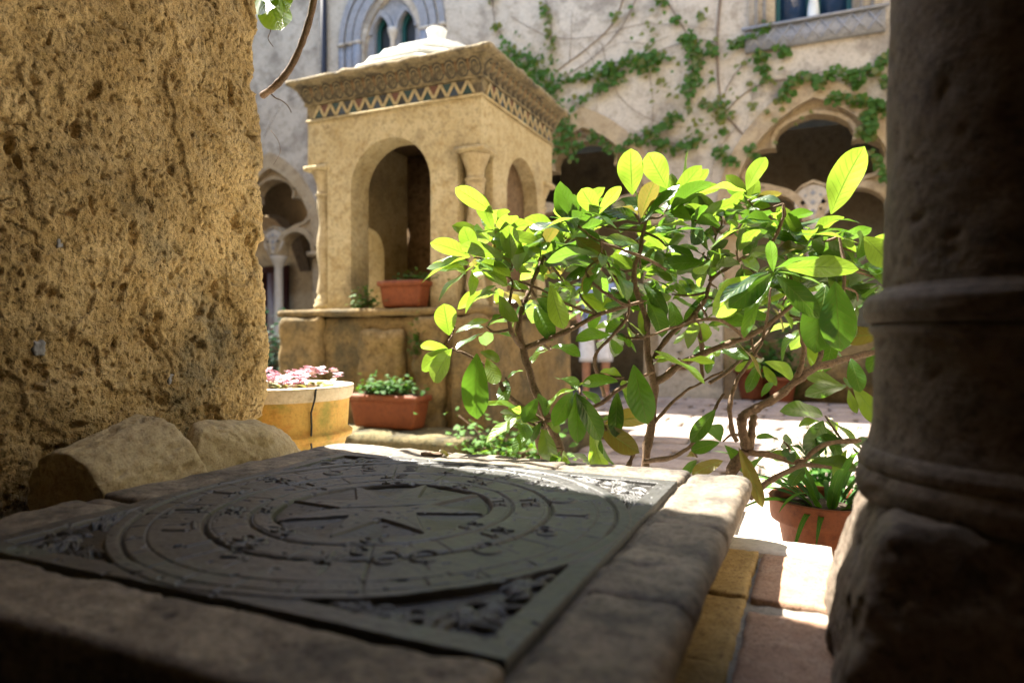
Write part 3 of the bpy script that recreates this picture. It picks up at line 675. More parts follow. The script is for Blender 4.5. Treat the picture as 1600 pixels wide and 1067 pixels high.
    # leafy carving in the four corners
    for sx in (-1, 1):
        for sy in (-1, 1):
            qx = (cx - .030) * sx; qy = (cy - .030) * sy; ux = dx * sx; uy = dy * sy
            fx, fy = .315, .315
            rr = random.Random(sx * 3 + sy)
            acc = np.zeros_like(H)
            for k in range(64):
                ang = rr.uniform(0, 2 * math.pi); rad = rr.uniform(.0, .05)
                t = rr.uniform(-1, 1)                       # along the corner's two arms
                bx0 = fx + (-.14 * max(0, t) + .015 * rr.uniform(-1, 1)) + .02; by0 = fy + (-.14 * max(0, -t) + .015 * rr.uniform(-1, 1)) + .02
                if t > 0: by0 += .018 * t
                else: bx0 += .018 * -t
                dirn = math.atan2(by0 - fy + rr.uniform(-.03, .03), bx0 - fx + rr.uniform(-.03, .03)) if k > 6 else k * .9
                ca, sa = math.cos(dirn), math.sin(dirn); L_ = rr.uniform(.010, .026); W_ = L_ * rr.uniform(.25, .36)
                e1 = (ux - bx0) * ca + (uy - by0) * sa; e2 = -(ux - bx0) * sa + (uy - by0) * ca + .18 * e1 * np.sin(e1 / L_ * 2)
                d = (e1 / L_) ** 2 + (e2 / W_) ** 2
                hh = np.clip(1 - d, 0, 1) ** .6 * (1 - .45 * np.exp(-(e2 / (W_ * .22)) ** 2))
                acc = np.maximum(acc, hh)
            bb = np.hypot(ux - fx, uy - fy); acc = np.maximum(acc, np.clip(1 - (bb / .014) ** 2, 0, 1) ** .5)
            acc *= (ux > 0) & (uy > 0)
            H += corner * acc * .0075
    H += (fbm(P3 * 11, 4, 55, .6) * .0008).reshape(n, n) + (fbm(P3 * 70, 3, 56, .6) * .00045).reshape(n, n)
    H += -(sstep(.45, .75, fbm(P3 * 45 + 5, 2, 57)) * .002).reshape(n, n)
    H += (.0016 * fbm(P3 * 3, 2, 58)).reshape(n, n)
    # uneven outer edge
    X = PX0 + wx * PK_; Y = PY0 + wy * PK_; Z = SZ + .003 + H
    V = np.stack([X, Y, Z], -1).reshape(-1, 3); Fs = grid_faces(n, n)
    rim = np.concatenate([np.arange(n) * n, (n - 1) * n + np.arange(1, n), (np.arange(n - 2, -1, -1)) * n + n - 1, np.arange(n - 2, 0, -1)])
    low = V[rim].copy(); low[:, 2] = SZ - .02; m0 = len(V); k = np.arange(len(rim)); k2 = (k + 1) % len(rim)
    V = np.concatenate([V, low]); Fs = np.concatenate([Fs, np.stack([rim[k], m0 + k, m0 + k2, rim[k2]], 1)])
    return mesh('m', V, Fs)
link('compass_plate', plate(), M['plate'], TB)
# two broken stones wedged between table and pier
def chunk(pts, seed, label, amp=.008, sm=22):
    bm = bmesh.new()
    for p in pts: bm.verts.new(p)
    bmesh.ops.convex_hull(bm, input=bm.verts)
    bmesh.ops.triangulate(bm, faces=bm.faces)
    bmesh.ops.subdivide_edges(bm, edges=bm.edges, cuts=5, use_grid_fill=True); bmesh.ops.subdivide_edges(bm, edges=bm.edges, cuts=3, use_grid_fill=True)
    for _ in range(sm): bmesh.ops.smooth_vert(bm, verts=bm.verts, factor=.5, use_axis_x=True, use_axis_y=True, use_axis_z=True)
    me = bpy.data.meshes.new('m'); bm.to_mesh(me); bm.free()
    V = np.empty(len(me.vertices) * 3); me.vertices.foreach_get('co', V); V = V.reshape(-1, 3); N = np.empty(len(V) * 3); me.vertices.foreach_get('normal', N); N = N.reshape(-1, 3)
    D = fbm(V * 9, 4, seed, .6) * amp * 1.3 + fbm(V * 60, 3, seed + 3) * .0016 - sstep(.35, .6, fbm(V * 30, 2, seed + 5)) * .004
    V = V + N * D[:, None]; me.vertices.foreach_set('co', V.astype(np.float32).ravel()); me.polygons.foreach_set('use_smooth', np.ones(len(me.polygons), bool)); me.update()
    return tag(link('broken_stone', me, M['rubble']), label, 'stone', 'broken stones wedged against the pier')
def sx_(px, py, X): return onX(px, py, X)
b0 = .478
A = [sx_(100, 700, -1.26), sx_(150, 672, -1.25), sx_(243, 648, -1.22), sx_(248, 650, -1.13), sx_(180, 680, -1.10), sx_(110, 712, -1.10)]
A += [Vector((q.x, q.y, b0)) for q in (sx_(84, 700, -1.25), sx_(84, 700, -1.09), sx_(288, 700, -1.07), sx_(288, 700, -1.22))] + [sx_(288, 742, -1.09)]
A = []
for yq, cz, r_, lean in ((.745, .566, .086, .0), (.952, .592, .112, .045)):
    for k in range(14):
        a = k * math.pi / 7; A.append(Vector((-1.168 + .105 * math.cos(a), yq + lean * math.sin(a) * -1, cz + r_ * math.sin(a))))
chunk(A, 3, 'broken end of a round stone drum leaning against the rough pier', .004, 3)
B = [sx_(300, 656, -1.24), sx_(402, 655, -1.24), sx_(385, 662, -1.12), sx_(318, 668, -1.12), sx_(440, 672, -1.20), sx_(470, 700, -1.16), sx_(292, 690, -1.15)]
B += [Vector((q.x, q.y, b0)) for q in (sx_(293, 700, -1.25), sx_(293, 700, -1.09), sx_(478, 700, -1.09), sx_(478, 700, -1.22))]
chunk(B, 13, 'rounded broken stone lying between the ochre flower pot and the broken drum', .006, 45)
# ---------------------------------------------------------------- the kiosk
KX0, KX1, KY0, KY1 = -3.84, -2.24, 4.48, 5.94
z0 = CAMZ + .21                             # ledge
KT = CAMZ + 1.76                            # top of the plain wall
KC = ((KX0 + KX1) / 2, (KY0 + KY1) / 2)
KI = thing('kiosk', 'square ochre stone kiosk with round arches, twisted corner columns and low white dome', 'kiosk', (KC[0], KC[1], 0))
T = .24; NW = .20                            # wall thickness, corner notch
ab = CAMZ + 1.40                             # abacus height
def face_out(a0, a1, ac, w_, crown):
    o = [(a0 + NW, z0), (ac - w_, z0)] + list(reversed(rarch(w_, crown - w_, 18, ac))) + [(ac + w_, z0), (a1 - NW, z0), (a1 - NW, ab), (a1, ab), (a1, KT), (a0, KT), (a0, ab), (a0 + NW, ab)]
    return o
struct('front_wall', poly(face_out(KX0, KX1, -3.04, .37, CAMZ + 1.545), [], T, 'Y', KY0), 'kiosk', KI)
struct('back_wall', poly(face_out(KX0, KX1, -3.04, .37, CAMZ + 1.545), [], T, 'Y', KY1 - T), 'kiosk', KI)
struct('side_wall', poly(face_out(KY0 + .002, KY1 - .002, 5.26, .325, CAMZ + 1.48), [], T - .02, 'X', KX1 - .002), 'kiosk', KI)
struct('side_wall', poly(face_out(KY0 + .002, KY1 - .002, 5.0, .22, CAMZ + .95), [], T - .02, 'X', KX0 + T), 'kiosk', KI)
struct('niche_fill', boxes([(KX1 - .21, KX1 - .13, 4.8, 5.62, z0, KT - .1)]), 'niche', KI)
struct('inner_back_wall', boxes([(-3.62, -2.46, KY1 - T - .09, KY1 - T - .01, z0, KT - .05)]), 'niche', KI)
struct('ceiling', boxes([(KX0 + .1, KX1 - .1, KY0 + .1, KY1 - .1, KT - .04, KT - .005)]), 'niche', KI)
def hel(T_, R, Z): return R * (1 + .17 * np.cos(2 * T_ + Z * 15))
for i, (x, y) in enumerate(((KX1 - .10, KY0 + .10), (KX0 + .10, KY0 + .10), (KX1 - .10, KY1 - .10), (KX0 + .10, KY1 - .10))):
    c_ = struct('corner_column', vmesh(lathe([(.066, z0 + .14), (.062, CAMZ + 1.16)], 22, (x, y), hel, 44)), 'colonnette', KI)
    struct('column_base', vmesh(lathe([(0, z0), (.1, z0), (.1, z0 + .05), (.085, z0 + .06), (.09, z0 + .09), (.07, z0 + .11), (.068, z0 + .15)], 22, (x, y))), 'kiosk', c_)
    struct('capital', vmesh(lathe([(.07, CAMZ + 1.155), (.082, CAMZ + 1.165), (.082, CAMZ + 1.175), (.066, CAMZ + 1.18), (.072, CAMZ + 1.25), (.105, CAMZ + 1.33), (.115, CAMZ + 1.355), (0, CAMZ + 1.355)], 22, (x, y), lambda T_, R, Z: R * (1 + .06 * np.cos(4 * T_) * sstep(CAMZ + 1.2, CAMZ + 1.33, Z)), 3)), 'colonnette', c_)
    sx = 1 if x > KC[0] else -1; sy = 1 if y > KC[1] else -1
    xa, xb = sorted((x - sx * .115, x + sx * .13)); ya, yb = sorted((y - sy * .115, y + sy * .13))
    struct('abacus', mesh('m', *rbox(xa, xb, ya, yb, CAMZ + 1.356, ab - .003, r=.008, cell=.04, amp=.003)), 'kiosk', c_)
# cornice
zz = [KT, KT + .005, KT + .13, KT + .14, KT + .27]
def ring(h0, o0, h1, o1): 
    p = []
    for (o_, h_) in ((o0, h0), (o1, h1)):
        for (x, y) in ((KX0 - o_, KY0 - o_), (KX1 + o_, KY0 - o_), (KX1 + o_, KY1 + o_), (KX0 - o_, KY1 + o_)): p.append((x, y, h_))
    return p
V = ring(KT, .004, KT + .13, .004) + ring(KT + .13, .022, KT + .145, .022) + ring(KT + .145, .014, KT + .275, .078)
Fs = []
for k in (0, 8, 16):
    for i in range(4): Fs.append((k + i, k + (i + 1) % 4, k + 4 + (i + 1) % 4, k + 4 + i))
Fs += [(3, 2, 1, 0), (20, 21, 22, 23), (11, 10, 9, 8), (12, 13, 14, 15), (19, 18, 17, 16)]
struct('cornice', mesh('m', V, Fs, False), 'cornice', KI)
struct('roof_slab', mesh('m', *rbox(KX0 - .13, KX1 + .13, KY0 - .13, KY1 + .13, KT + .276, KT + .322, r=.012, cell=.03, amp=.012, sc=9)), 'cornice', KI)
# egg ovals and dart on the flared band, triangles of tile below
ov = vmesh(tube([(math.cos(t * math.pi / 8) * .035, 0, math.sin(t * math.pi / 8) * .050) for t in range(17)], .0075, sides=6, k=1)); ov.materials.append(M['cornice'])
ovd = mesh('m', [(math.cos(t * math.pi / 8) * .052, y_, math.sin(t * math.pi / 8) * .066) for y_ in (-.002, .004) for t in range(16)], [tuple(range(15, -1, -1)), tuple(range(16, 32))] + [(t, (t + 1) % 16, 16 + (t + 1) % 16, 16 + t) for t in range(16)], False); ovd.materials.append(M['tile_black'])  # black disc behind each oval, painting its shadow outline
egg = vmesh(lathe([(0, -.042), (.018, -.034), (.026, -.01), (.024, .015), (.012, .034), (0, .04)], 12)); egg.materials.append(M['cornice'])
dart = vmesh(tube([(0, 0, -.03), (0, 0, .045)], .007, .014, 6, 1)); dart.materials.append(M['niche'])
fl = math.atan2(.064, .13)
def place(me_, name, s, side, zc, parent=KI, extra=0, sc=(1, 1, 1)):
    o_ = .014 + (zc - KT - .145) / .13 * .064 + extra
    if side == 0: mw = Matrix.Translation((s, KY0 - o_, zc)) @ Matrix.Rotation(fl, 4, 'X')
    else: mw = Matrix.Translation((KX1 + o_, s, zc)) @ Matrix.Rotation(math.pi / 2, 4, 'Z') @ Matrix.Rotation(fl, 4, 'X')
    return link(name, me_, None, parent, mw @ Matrix.Diagonal((*sc, 1)))
for side, a0, a1, n_ in ((0, KX0 - .02, KX1 + .02, 16), (1, KY0 - .02, KY1 + .02, 15)):
    for i in range(n_):
        s = a0 + (i + .5) * (a1 - a0) / n_
        place(ovd, 'oval_shade', s, side, KT + .205, extra=.002)
        place(ov, 'oval_moulding', s, side, KT + .205, extra=.004)
        place(egg, 'egg', s, side, KT + .203, extra=-.002, sc=(.9, .8, .9))
        if i: place(dart, 'dart', s - (a1 - a0) / n_ / 2, side, KT + .21, extra=.001)
tl = {}
for k in ('tile_teal', 'tile_red', 'tile_blue', 'tile_black'):
    tl[k] = mesh('m', [(-.042, 0, 0), (.042, 0, 0), (0, 0, .085), (-.042, .008, 0), (.042, .008, 0), (0, .008, .085)], [(0, 1, 2), (5, 4, 3), (0, 3, 4, 1), (1, 4, 5, 2), (2, 5, 3, 0)], False); tl[k].materials.append(M[k])
bar = boxes([(-.0105, .0105, -.006, .006, -.056, .056)]); bar.materials.append(M['kiosk'])
for side, a0, a1, n_ in ((0, KX0 + .07, KX1 - .05, 13), (1, KY0 + .06, KY1 - .06, 12)):
    st = (a1 - a0) / n_
    for i in range(n_):
        s = a0 + (i + .5) * st
        for (dxx, flip, key) in ((0, 0, ('tile_teal', 'tile_black', 'tile_blue')[i % 3]), (st / 2, 1, ('tile_red', 'tile_black', 'tile_teal')[(i * 2) % 3])):
            sc = st / .105 * .93
            loc = (s + dxx, KY0 - .0125, KT + (.022 if not flip else .118)) if side == 0 else (KX1 + .0125, s + dxx, KT + (.022 if not flip else .118))
            if flip and i == n_ - 1: continue
            mw = Matrix.Translation(loc) @ (Matrix.Rotation(math.pi / 2, 4, 'Z') if side else Matrix.Identity(4)) @ (Matrix.Rotation(math.pi, 4, 'Y') if flip else Matrix.Identity(4)) @ Matrix.Diagonal((sc, 1, 1, 1))
            link('tile', tl[key], None, KI, mw)
        for sg in (-1, 1):
            loc = (s + sg * st / 4, KY0 - .014, KT + .068) if side == 0 else (KX1 + .014, s + sg * st / 4, KT + .068)
            mw = Matrix.Translation(loc) @ (Matrix.Rotation(math.pi / 2, 4, 'Z') if side else Matrix.Identity(4)) @ Matrix.Rotation(-sg * math.atan2(st / 2, .1), 4, 'Y')
            link('zigzag_bar', bar, None, KI, mw)
struct('frieze_fillet', boxes([(KX0 - .006, KX1 + .016, KY0 - .016, KY0 - .005, KT - .004, KT + .014), (KX1 + .005, KX1 + .016, KY0 - .004, KY1, KT - .004, KT + .014)]), 'kiosk', KI)
# stepped dome and finial
dz = KT + .325
for r0_, r1_, h0, h1 in ((.80, .74, 0, .10), (.68, .61, .10, .20), (.54, .47, .20, .29), (.38, .31, .29, .365), (.22, .16, .365, .41)):
    V, Fc = lathe([(r0_ - .01, dz + h0 - .01), (r0_ - .01, dz + h0 + .018), (r0_ + .035, dz + h0 + .02), (r0_ + .03, dz + h0 + .045), (r1_ * .96, dz + h1), (0, dz + h1 + .002)], 10, KC)
    struct('dome_step', clean(mesh('m', V, Fc, False)), 'dome', KI)
struct('finial', clean(mesh('m', *lathe([(.10, dz + .39), (.085, dz + .43), (.066, dz + .49), (.085, dz + .56), (.092, dz + .58), (.08, dz + .59), (0, dz + .585)], 18, KC))), 'dome', KI)
# base with its ledge
def roughbase(P): return P
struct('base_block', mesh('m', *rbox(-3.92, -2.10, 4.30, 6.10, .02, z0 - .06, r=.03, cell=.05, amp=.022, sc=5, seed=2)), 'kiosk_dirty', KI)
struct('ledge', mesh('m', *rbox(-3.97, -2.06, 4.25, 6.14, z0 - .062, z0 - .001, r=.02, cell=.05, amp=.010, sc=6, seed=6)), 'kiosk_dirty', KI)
for x0, x1, y_, a_ in ((-3.93, -3.52, 4.23, .02), (-2.66, -2.42, 4.20, .03), (-2.36, -2.08, 4.22, .02)):
    struct('base_pier', mesh('m', *rbox(x0, x1, y_, 4.33, .02, z0 - .064, r=.035, cell=.03, amp=a_, sc=6, seed=int(x0 * -90))), 'kiosk_dirty', KI)
pl = struct('carved_plaque', mesh('m', *rbox(-3.17, -2.76, 4.225, 4.33, .32, .90, r=.05, cell=.025, amp=.02, sc=7, seed=15)), 'kiosk_dirty', KI)
struct('plaque_boss', vmesh(lathe([(0, -.15), (.09, -.12), (.13, 0), (.1, .12), (0, .16)], 18), True), 'niche', pl).matrix_basis = Matrix.Translation(Vector((-2.99, 4.235, .64)) - Vector((KC[0], KC[1], 0))) @ Matrix.Diagonal((1, .35, 1.3, 1))
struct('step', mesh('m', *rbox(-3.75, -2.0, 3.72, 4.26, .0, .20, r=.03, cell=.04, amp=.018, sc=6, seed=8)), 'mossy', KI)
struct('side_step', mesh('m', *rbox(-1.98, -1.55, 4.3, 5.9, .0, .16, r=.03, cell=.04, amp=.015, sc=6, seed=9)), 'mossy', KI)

# ---------------------------------------------------------------- leaves
def leafmesh(L, wr, curl, fold, wave, seed, nu=9, nv=5, shape='obovate'):
    rr = random.Random(seed); V = []; UV = []; ph = rr.uniform(0, 6)
    for i in range(nu):
        t = i / (nu - 1)
        if shape == 'obovate': w_ = (max(0, math.sin(math.pi * t ** 1.22)) ** .62) * (.80 + .26 * t)
        elif shape == 'lance': w_ = math.sin(math.pi * t ** .9) ** .9
        elif shape == 'strap': w_ = min(1, t * 12) * (1 - t ** 3)
        else: w_ = math.sin(math.pi * t ** .62) ** .7
        w_ = max(w_, .035 if t < .5 else .0) * wr * L / 2
        for j in range(nv):
            s = j / (nv - 1) * 2 - 1
            y = math.sin(curl * t) / curl * L if abs(curl) > .02 else t * L
            z = -(1 - math.cos(curl * t)) / curl * L if abs(curl) > .02 else 0
            z += abs(s) * w_ * fold + wave * L * .06 * math.sin(t * 9 + ph + (1.6 if s > 0 else 0)) * abs(s) ** 1.5 * math.sin(math.pi * t)
            V.append((s * w_, y, z)); UV.append(((s + 1) / 2, t))
    Fs = grid_faces(nu, nv)[:, ::-1]
    me = mesh('leaf', V, np.ascontiguousarray(Fs)); uvl = me.uv_layers.new(name='UVMap')
    li = np.empty(len(me.loops), np.int32); me.loops.foreach_get('vertex_index', li); uvl.data.foreach_set('uv', np.array(UV, np.float32)[li].ravel())
    return me
def leafmx(base, tip, nrm, L):
    d = (tip - base); s = d.length / L; y = d.normalized(); z = (nrm - y * nrm.dot(y)); z = z.normalized() if z.length > 1e-4 else y.orthogonal().normalized(); x = y.cross(z)
    m = Matrix((x, y, z)).transposed().to_4x4(); m.translation = base
    return m @ Matrix.Diagonal((s, s, s, 1))
def joinleaves(items, name, mat, parent=None):
    """many small leaves as one mesh: items = (mesh, matrix)"""
    VV = []; FF = []; UU = []; n = 0; cache = {}
    for me, mw in items:
        if me.name not in cache:
            v = np.empty(len(me.vertices) * 3); me.vertices.foreach_get('co', v); f = np.array([p.vertices[:] for p in me.polygons]); u = np.empty(len(me.loops) * 2, np.float32); me.uv_layers[0].data.foreach_get('uv', u)
            cache[me.name] = (v.reshape(-1, 3), f, u)
        v, f, u = cache[me.name]; A = np.array(mw)
        VV.append(v @ A[:3, :3].T + A[:3, 3]); FF.append(f + n); UU.append(u); n += len(v)
    me = mesh('m', np.concatenate(VV), np.concatenate(FF)); uv = me.uv_layers.new(name='UVMap'); uv.data.foreach_set('uv', np.concatenate(UU))
    return link(name, me, M[mat] if isinstance(mat, str) else mat, parent)
LL = []
for k in range(10):
    L_ = leafmesh(.12, random.uniform(.34, .48), random.uniform(.15, 1.1), random.uniform(.12, .40), random.uniform(.3, 1.1), k, 12, 7); L_.materials.append(M['leaf']); LL.append(L_)
LY = [m_.copy() for m_ in LL]; LO = [m_.copy() for m_ in LL[:4]]
for m_ in LY: m_.materials[0] = M['leaf_young']
for m_ in LO: m_.materials[0] = M['leaf_old']
toCam0 = Vector((0, 0, CAMZ))
# ---------------------------------------------------------------- the shrub
SH = thing('leafy_shrub', 'large glossy leaved green shrub with bare brown stems growing behind the carved table', 'shrub', (.3, 1.85, .23))
def bp_(l): return [at(*p) for p in l]
BR = [  # traced stems: (px, py, depth) ..., radius from, to
    ([(905, 860, 1.78), (880, 730, 1.78), (862, 668, 1.78), (835, 605, 1.78), (818, 545, 1.76), (812, 500, 1.75), (832, 440, 1.76), (850, 400, 1.78)], .017, .006),
    ([(862, 668, 1.78), (800, 625, 1.72), (775, 590, 1.68), (740, 560, 1.62), (705, 545, 1.60)], .008, .003),
    ([(700, 535, 1.60), (708, 518, 1.6), (712, 508, 1.6)], .003, .002),
    ([(818, 545, 1.76), (800, 520, 1.72), (795, 480, 1.70), (800, 440, 1.72), (780, 420, 1.72)], .008, .003),
    ([(818, 545, 1.76), (880, 520, 1.74), (935, 492, 1.74), (1005, 470, 1.76)], .009, .005),
    ([(935, 492, 1.74), (890, 478, 1.72), (850, 455, 1.70), (810, 440, 1.7)], .005, .003),
    ([(1000, 880, 1.82), (1008, 735, 1.82), (1018, 665, 1.82), (1022, 600, 1.80), (1012, 545, 1.80), (1010, 500, 1.78), (990, 440, 1.78), (1000, 390, 1.8), (1010, 340, 1.82)], .016, .005),
    ([(1018, 665, 1.82), (1055, 625, 1.80), (1090, 600, 1.78), (1130, 580, 1.76)], .006, .003),
    ([(1008, 720, 1.8), (1050, 715, 1.75), (1085, 690, 1.72), (1112, 650, 1.70), (1130, 615, 1.70)], .008, .004),
    ([(1022, 600, 1.80), (1065, 570, 1.78), (1110, 548, 1.75), (1165, 528, 1.74), (1210, 500, 1.74), (1240, 470, 1.76), (1235, 430, 1.78)], .012, .004),
    ([(1022, 560, 1.80), (1045, 525, 1.80), (1085, 492, 1.82), (1108, 450, 1.84), (1112, 410, 1.85), (1120, 360, 1.86)], .009, .004),
    ([(1085, 492, 1.82), (1095, 540, 1.83), (1098, 590, 1.83)], .008, .006),
    ([(1108, 440, 1.84), (1150, 410, 1.83), (1200, 385, 1.82), (1222, 345, 1.8), (1223, 318, 1.8)], .006, .0045),
    ([(1130, 860, 1.62), (1142, 745, 1.62), (1166, 705, 1.62), (1160, 672, 1.62), (1162, 648, 1.62), (1195, 632, 1.63), (1240, 600, 1.64), (1275, 575, 1.66), (1320, 562, 1.68), (1370, 550, 1.7)], .016, .009),
    ([(1166, 705, 1.62), (1205, 712, 1.62), (1250, 722, 1.62), (1290, 695, 1.62), (1345, 688, 1.62)], .009, .006),
    ([(1170, 700, 1.62), (1178, 660, 1.65), (1176, 645, 1.68)], .012, .009),
    ([(1172, 778, 1.58), (1200, 755, 1.58), (1250, 728, 1.6), (1300, 730, 1.6)], .011, .005),
    ([(1240, 600, 1.64), (1252, 570, 1.64), (1256, 540, 1.64), (1250, 505, 1.64)], .008, .006),
    ([(1150, 690, 1.60), (1140, 640, 1.60), (1150, 600, 1.62), (1175, 560, 1.64), (1195, 520, 1.66), (1205, 450, 1.60)], .007, .003),
    ([(1275, 575, 1.66), (1290, 530, 1.7), (1310, 480, 1.72), (1320, 420, 1.74), (1310, 370, 1.76)], .008, .004),
    ([(945, 620, 1.8), (930, 560, 1.75), (960, 520, 1.7), (985, 480, 1.68), (960, 430, 1.7), (930, 380, 1.72)], .006, .003),
    ([(985, 480, 1.68), (940, 455, 1.66), (915, 425, 1.66), (935, 405, 1.65)], .005, .003),
    ([(1040, 420, 1.75), (1000, 400, 1.7), (940, 380, 1.68), (905, 355, 1.68)], .005, .003),
    ([(850, 720, 1.7), (838, 670, 1.65), (870, 650, 1.6), (920, 640, 1.58), (980, 600, 1.58), (1020, 580, 1.6)], .008, .004),
    ([(960, 770, 1.62), (990, 700, 1.62), (935, 665, 1.60), (890, 655, 1.58)], .008, .004),
    ([(1165, 528, 1.74), (1120, 500, 1.7), (1060, 510, 1.68), (1000, 530, 1.66)], .006, .003),
    ([(1110, 600, 1.9), (1160, 560, 1.95), (1200, 520, 2.0), (1230, 460, 2.0)], .006, .004)]
bm_pts = []
for k, (l, r0, r1) in enumerate(BR):
    pts = bp_(l); 
    sp = smoothpath(pts, 6)
    for i, p in enumerate(sp): p += Vector(perlin(np.array([[i * .45, k * 3.1, .5], [i * .45, k * 3.1, 9.5], [i * .45, k * 3.1, 19.5]])).tolist()) * .004
    bm_pts += sp
    link('branch', vmesh(tube(sp, r0 * .84, r1 * .8, 8, 1, .35, k)), M['bark'], SH)
ROS = [  # px, py, depth, leaves, size, droop (-1 hanging .. 1 upright)
    (775, 362, 1.70, 5, .9, .5), (740, 402, 1.66, 6, .85, .0), (800, 405, 1.70, 6, 1.0, .7), (845, 392, 1.78, 6, 1., .6), (905, 345, 1.72, 6, 1., .5), (940, 395, 1.68, 6, 1., .0),
    (885, 400, 1.84, 6, 1., .3), (995, 330, 1.80, 6, 1.05, .8), (1045, 322, 1.85, 5, 1., .6), (1085, 345, 1.80, 6, 1., .4), (1125, 330, 1.86, 6, 1., .6), (1168, 312, 1.85, 6, 1., .7),
    (1215, 345, 1.92, 6, 1., .4), (1262, 372, 1.85, 6, 1., .5), (1340, 395, 1.80, 6, 1., .4), (1150, 392, 1.75, 6, 1., .2), (1100, 395, 1.76, 6, 1., .2), (1040, 385, 1.90, 6, 1., .4),
    (1000, 420, 1.86, 6, 1., .0), (955, 440, 1.90, 5, 1., .0), (880, 440, 1.88, 5, 1., .1), (835, 460, 1.80, 6, .95, -.1), (780, 445, 1.74, 5, .9, -.1), (760, 510, 1.75, 4, .8, .2),
    (790, 590, 1.74, 3, .8, .0), (815, 650, 1.62, 5, .8, .3), (850, 655, 1.6, 4, .9, -.5), (905, 605, 1.66, 5, .9, -.2), (975, 590, 1.72, 4, .9, -.2), (1060, 560, 1.72, 3, .9, .1),
    (1100, 500, 1.9, 4, .9, .2), (1150, 480, 1.86, 5, 1., -.1), (1180, 430, 1.84, 6, 1., .3), (1050, 460, 1.92, 5, 1., .0), (1250, 440, 1.80, 6, 1., .2), (1300, 420, 1.84, 6, 1., .3),
    (1340, 470, 1.78, 5, 1., -.4), (1300, 520, 1.90, 4, 1., -.3), (1190, 560, 1.74, 4, .8, -.1), (1120, 450, 1.95, 5, 1., .1), (930, 660, 1.62, 4, .95, -.8), (880, 700, 1.66, 4, .9, -.6),
    (1090, 715, 1.7, 3, .8, -.3), (1130, 690, 1.65, 3, .8, -.3), (1225, 690, 1.68, 5, .9, .0), (1290, 650, 1.74, 5, 1., -.2), (1330, 600, 1.7, 4, 1., -.5), (1330, 690, 1.64, 4, .9, -.2),
    (1260, 720, 1.66, 4, .85, .1), (960, 520, 1.84, 4, .9, .0), (1010, 470, 1.84, 5, .95, .0), (1370, 430, 1.8, 5, 1., .2), (1390, 520, 1.8, 5, 1., -.2), (1420, 450, 1.85, 5, 1., .2), (1230, 400, 1.95, 5, 1., .3), (860, 540, 1.84, 3, .8, .0), (925, 350, 1.9, 5, 1., .5), (1075, 300, 1.95, 4, .9, .7), (1000, 380, 1.98, 5, 1, .3), (1160, 350, 1.98, 5, 1, .3), (860, 425, 1.95, 5, 1, .1), (1290, 390, 1.95, 5, 1, .3), (930, 470, 1.98, 5, .9, 0), (1060, 425, 1.98, 5, .9, 0), (1210, 470, 1.98, 5, .9, 0), (820, 380, 1.9, 5, .9, .5), (980, 500, 1.95, 4, .8, 0), (1120, 540, 1.98, 4, .8, 0), (905, 455, 1.9, 4, .9, 0), (1270, 500, 1.98, 5, 1, 0), (880, 370, 1.95, 5, .9, .4)]
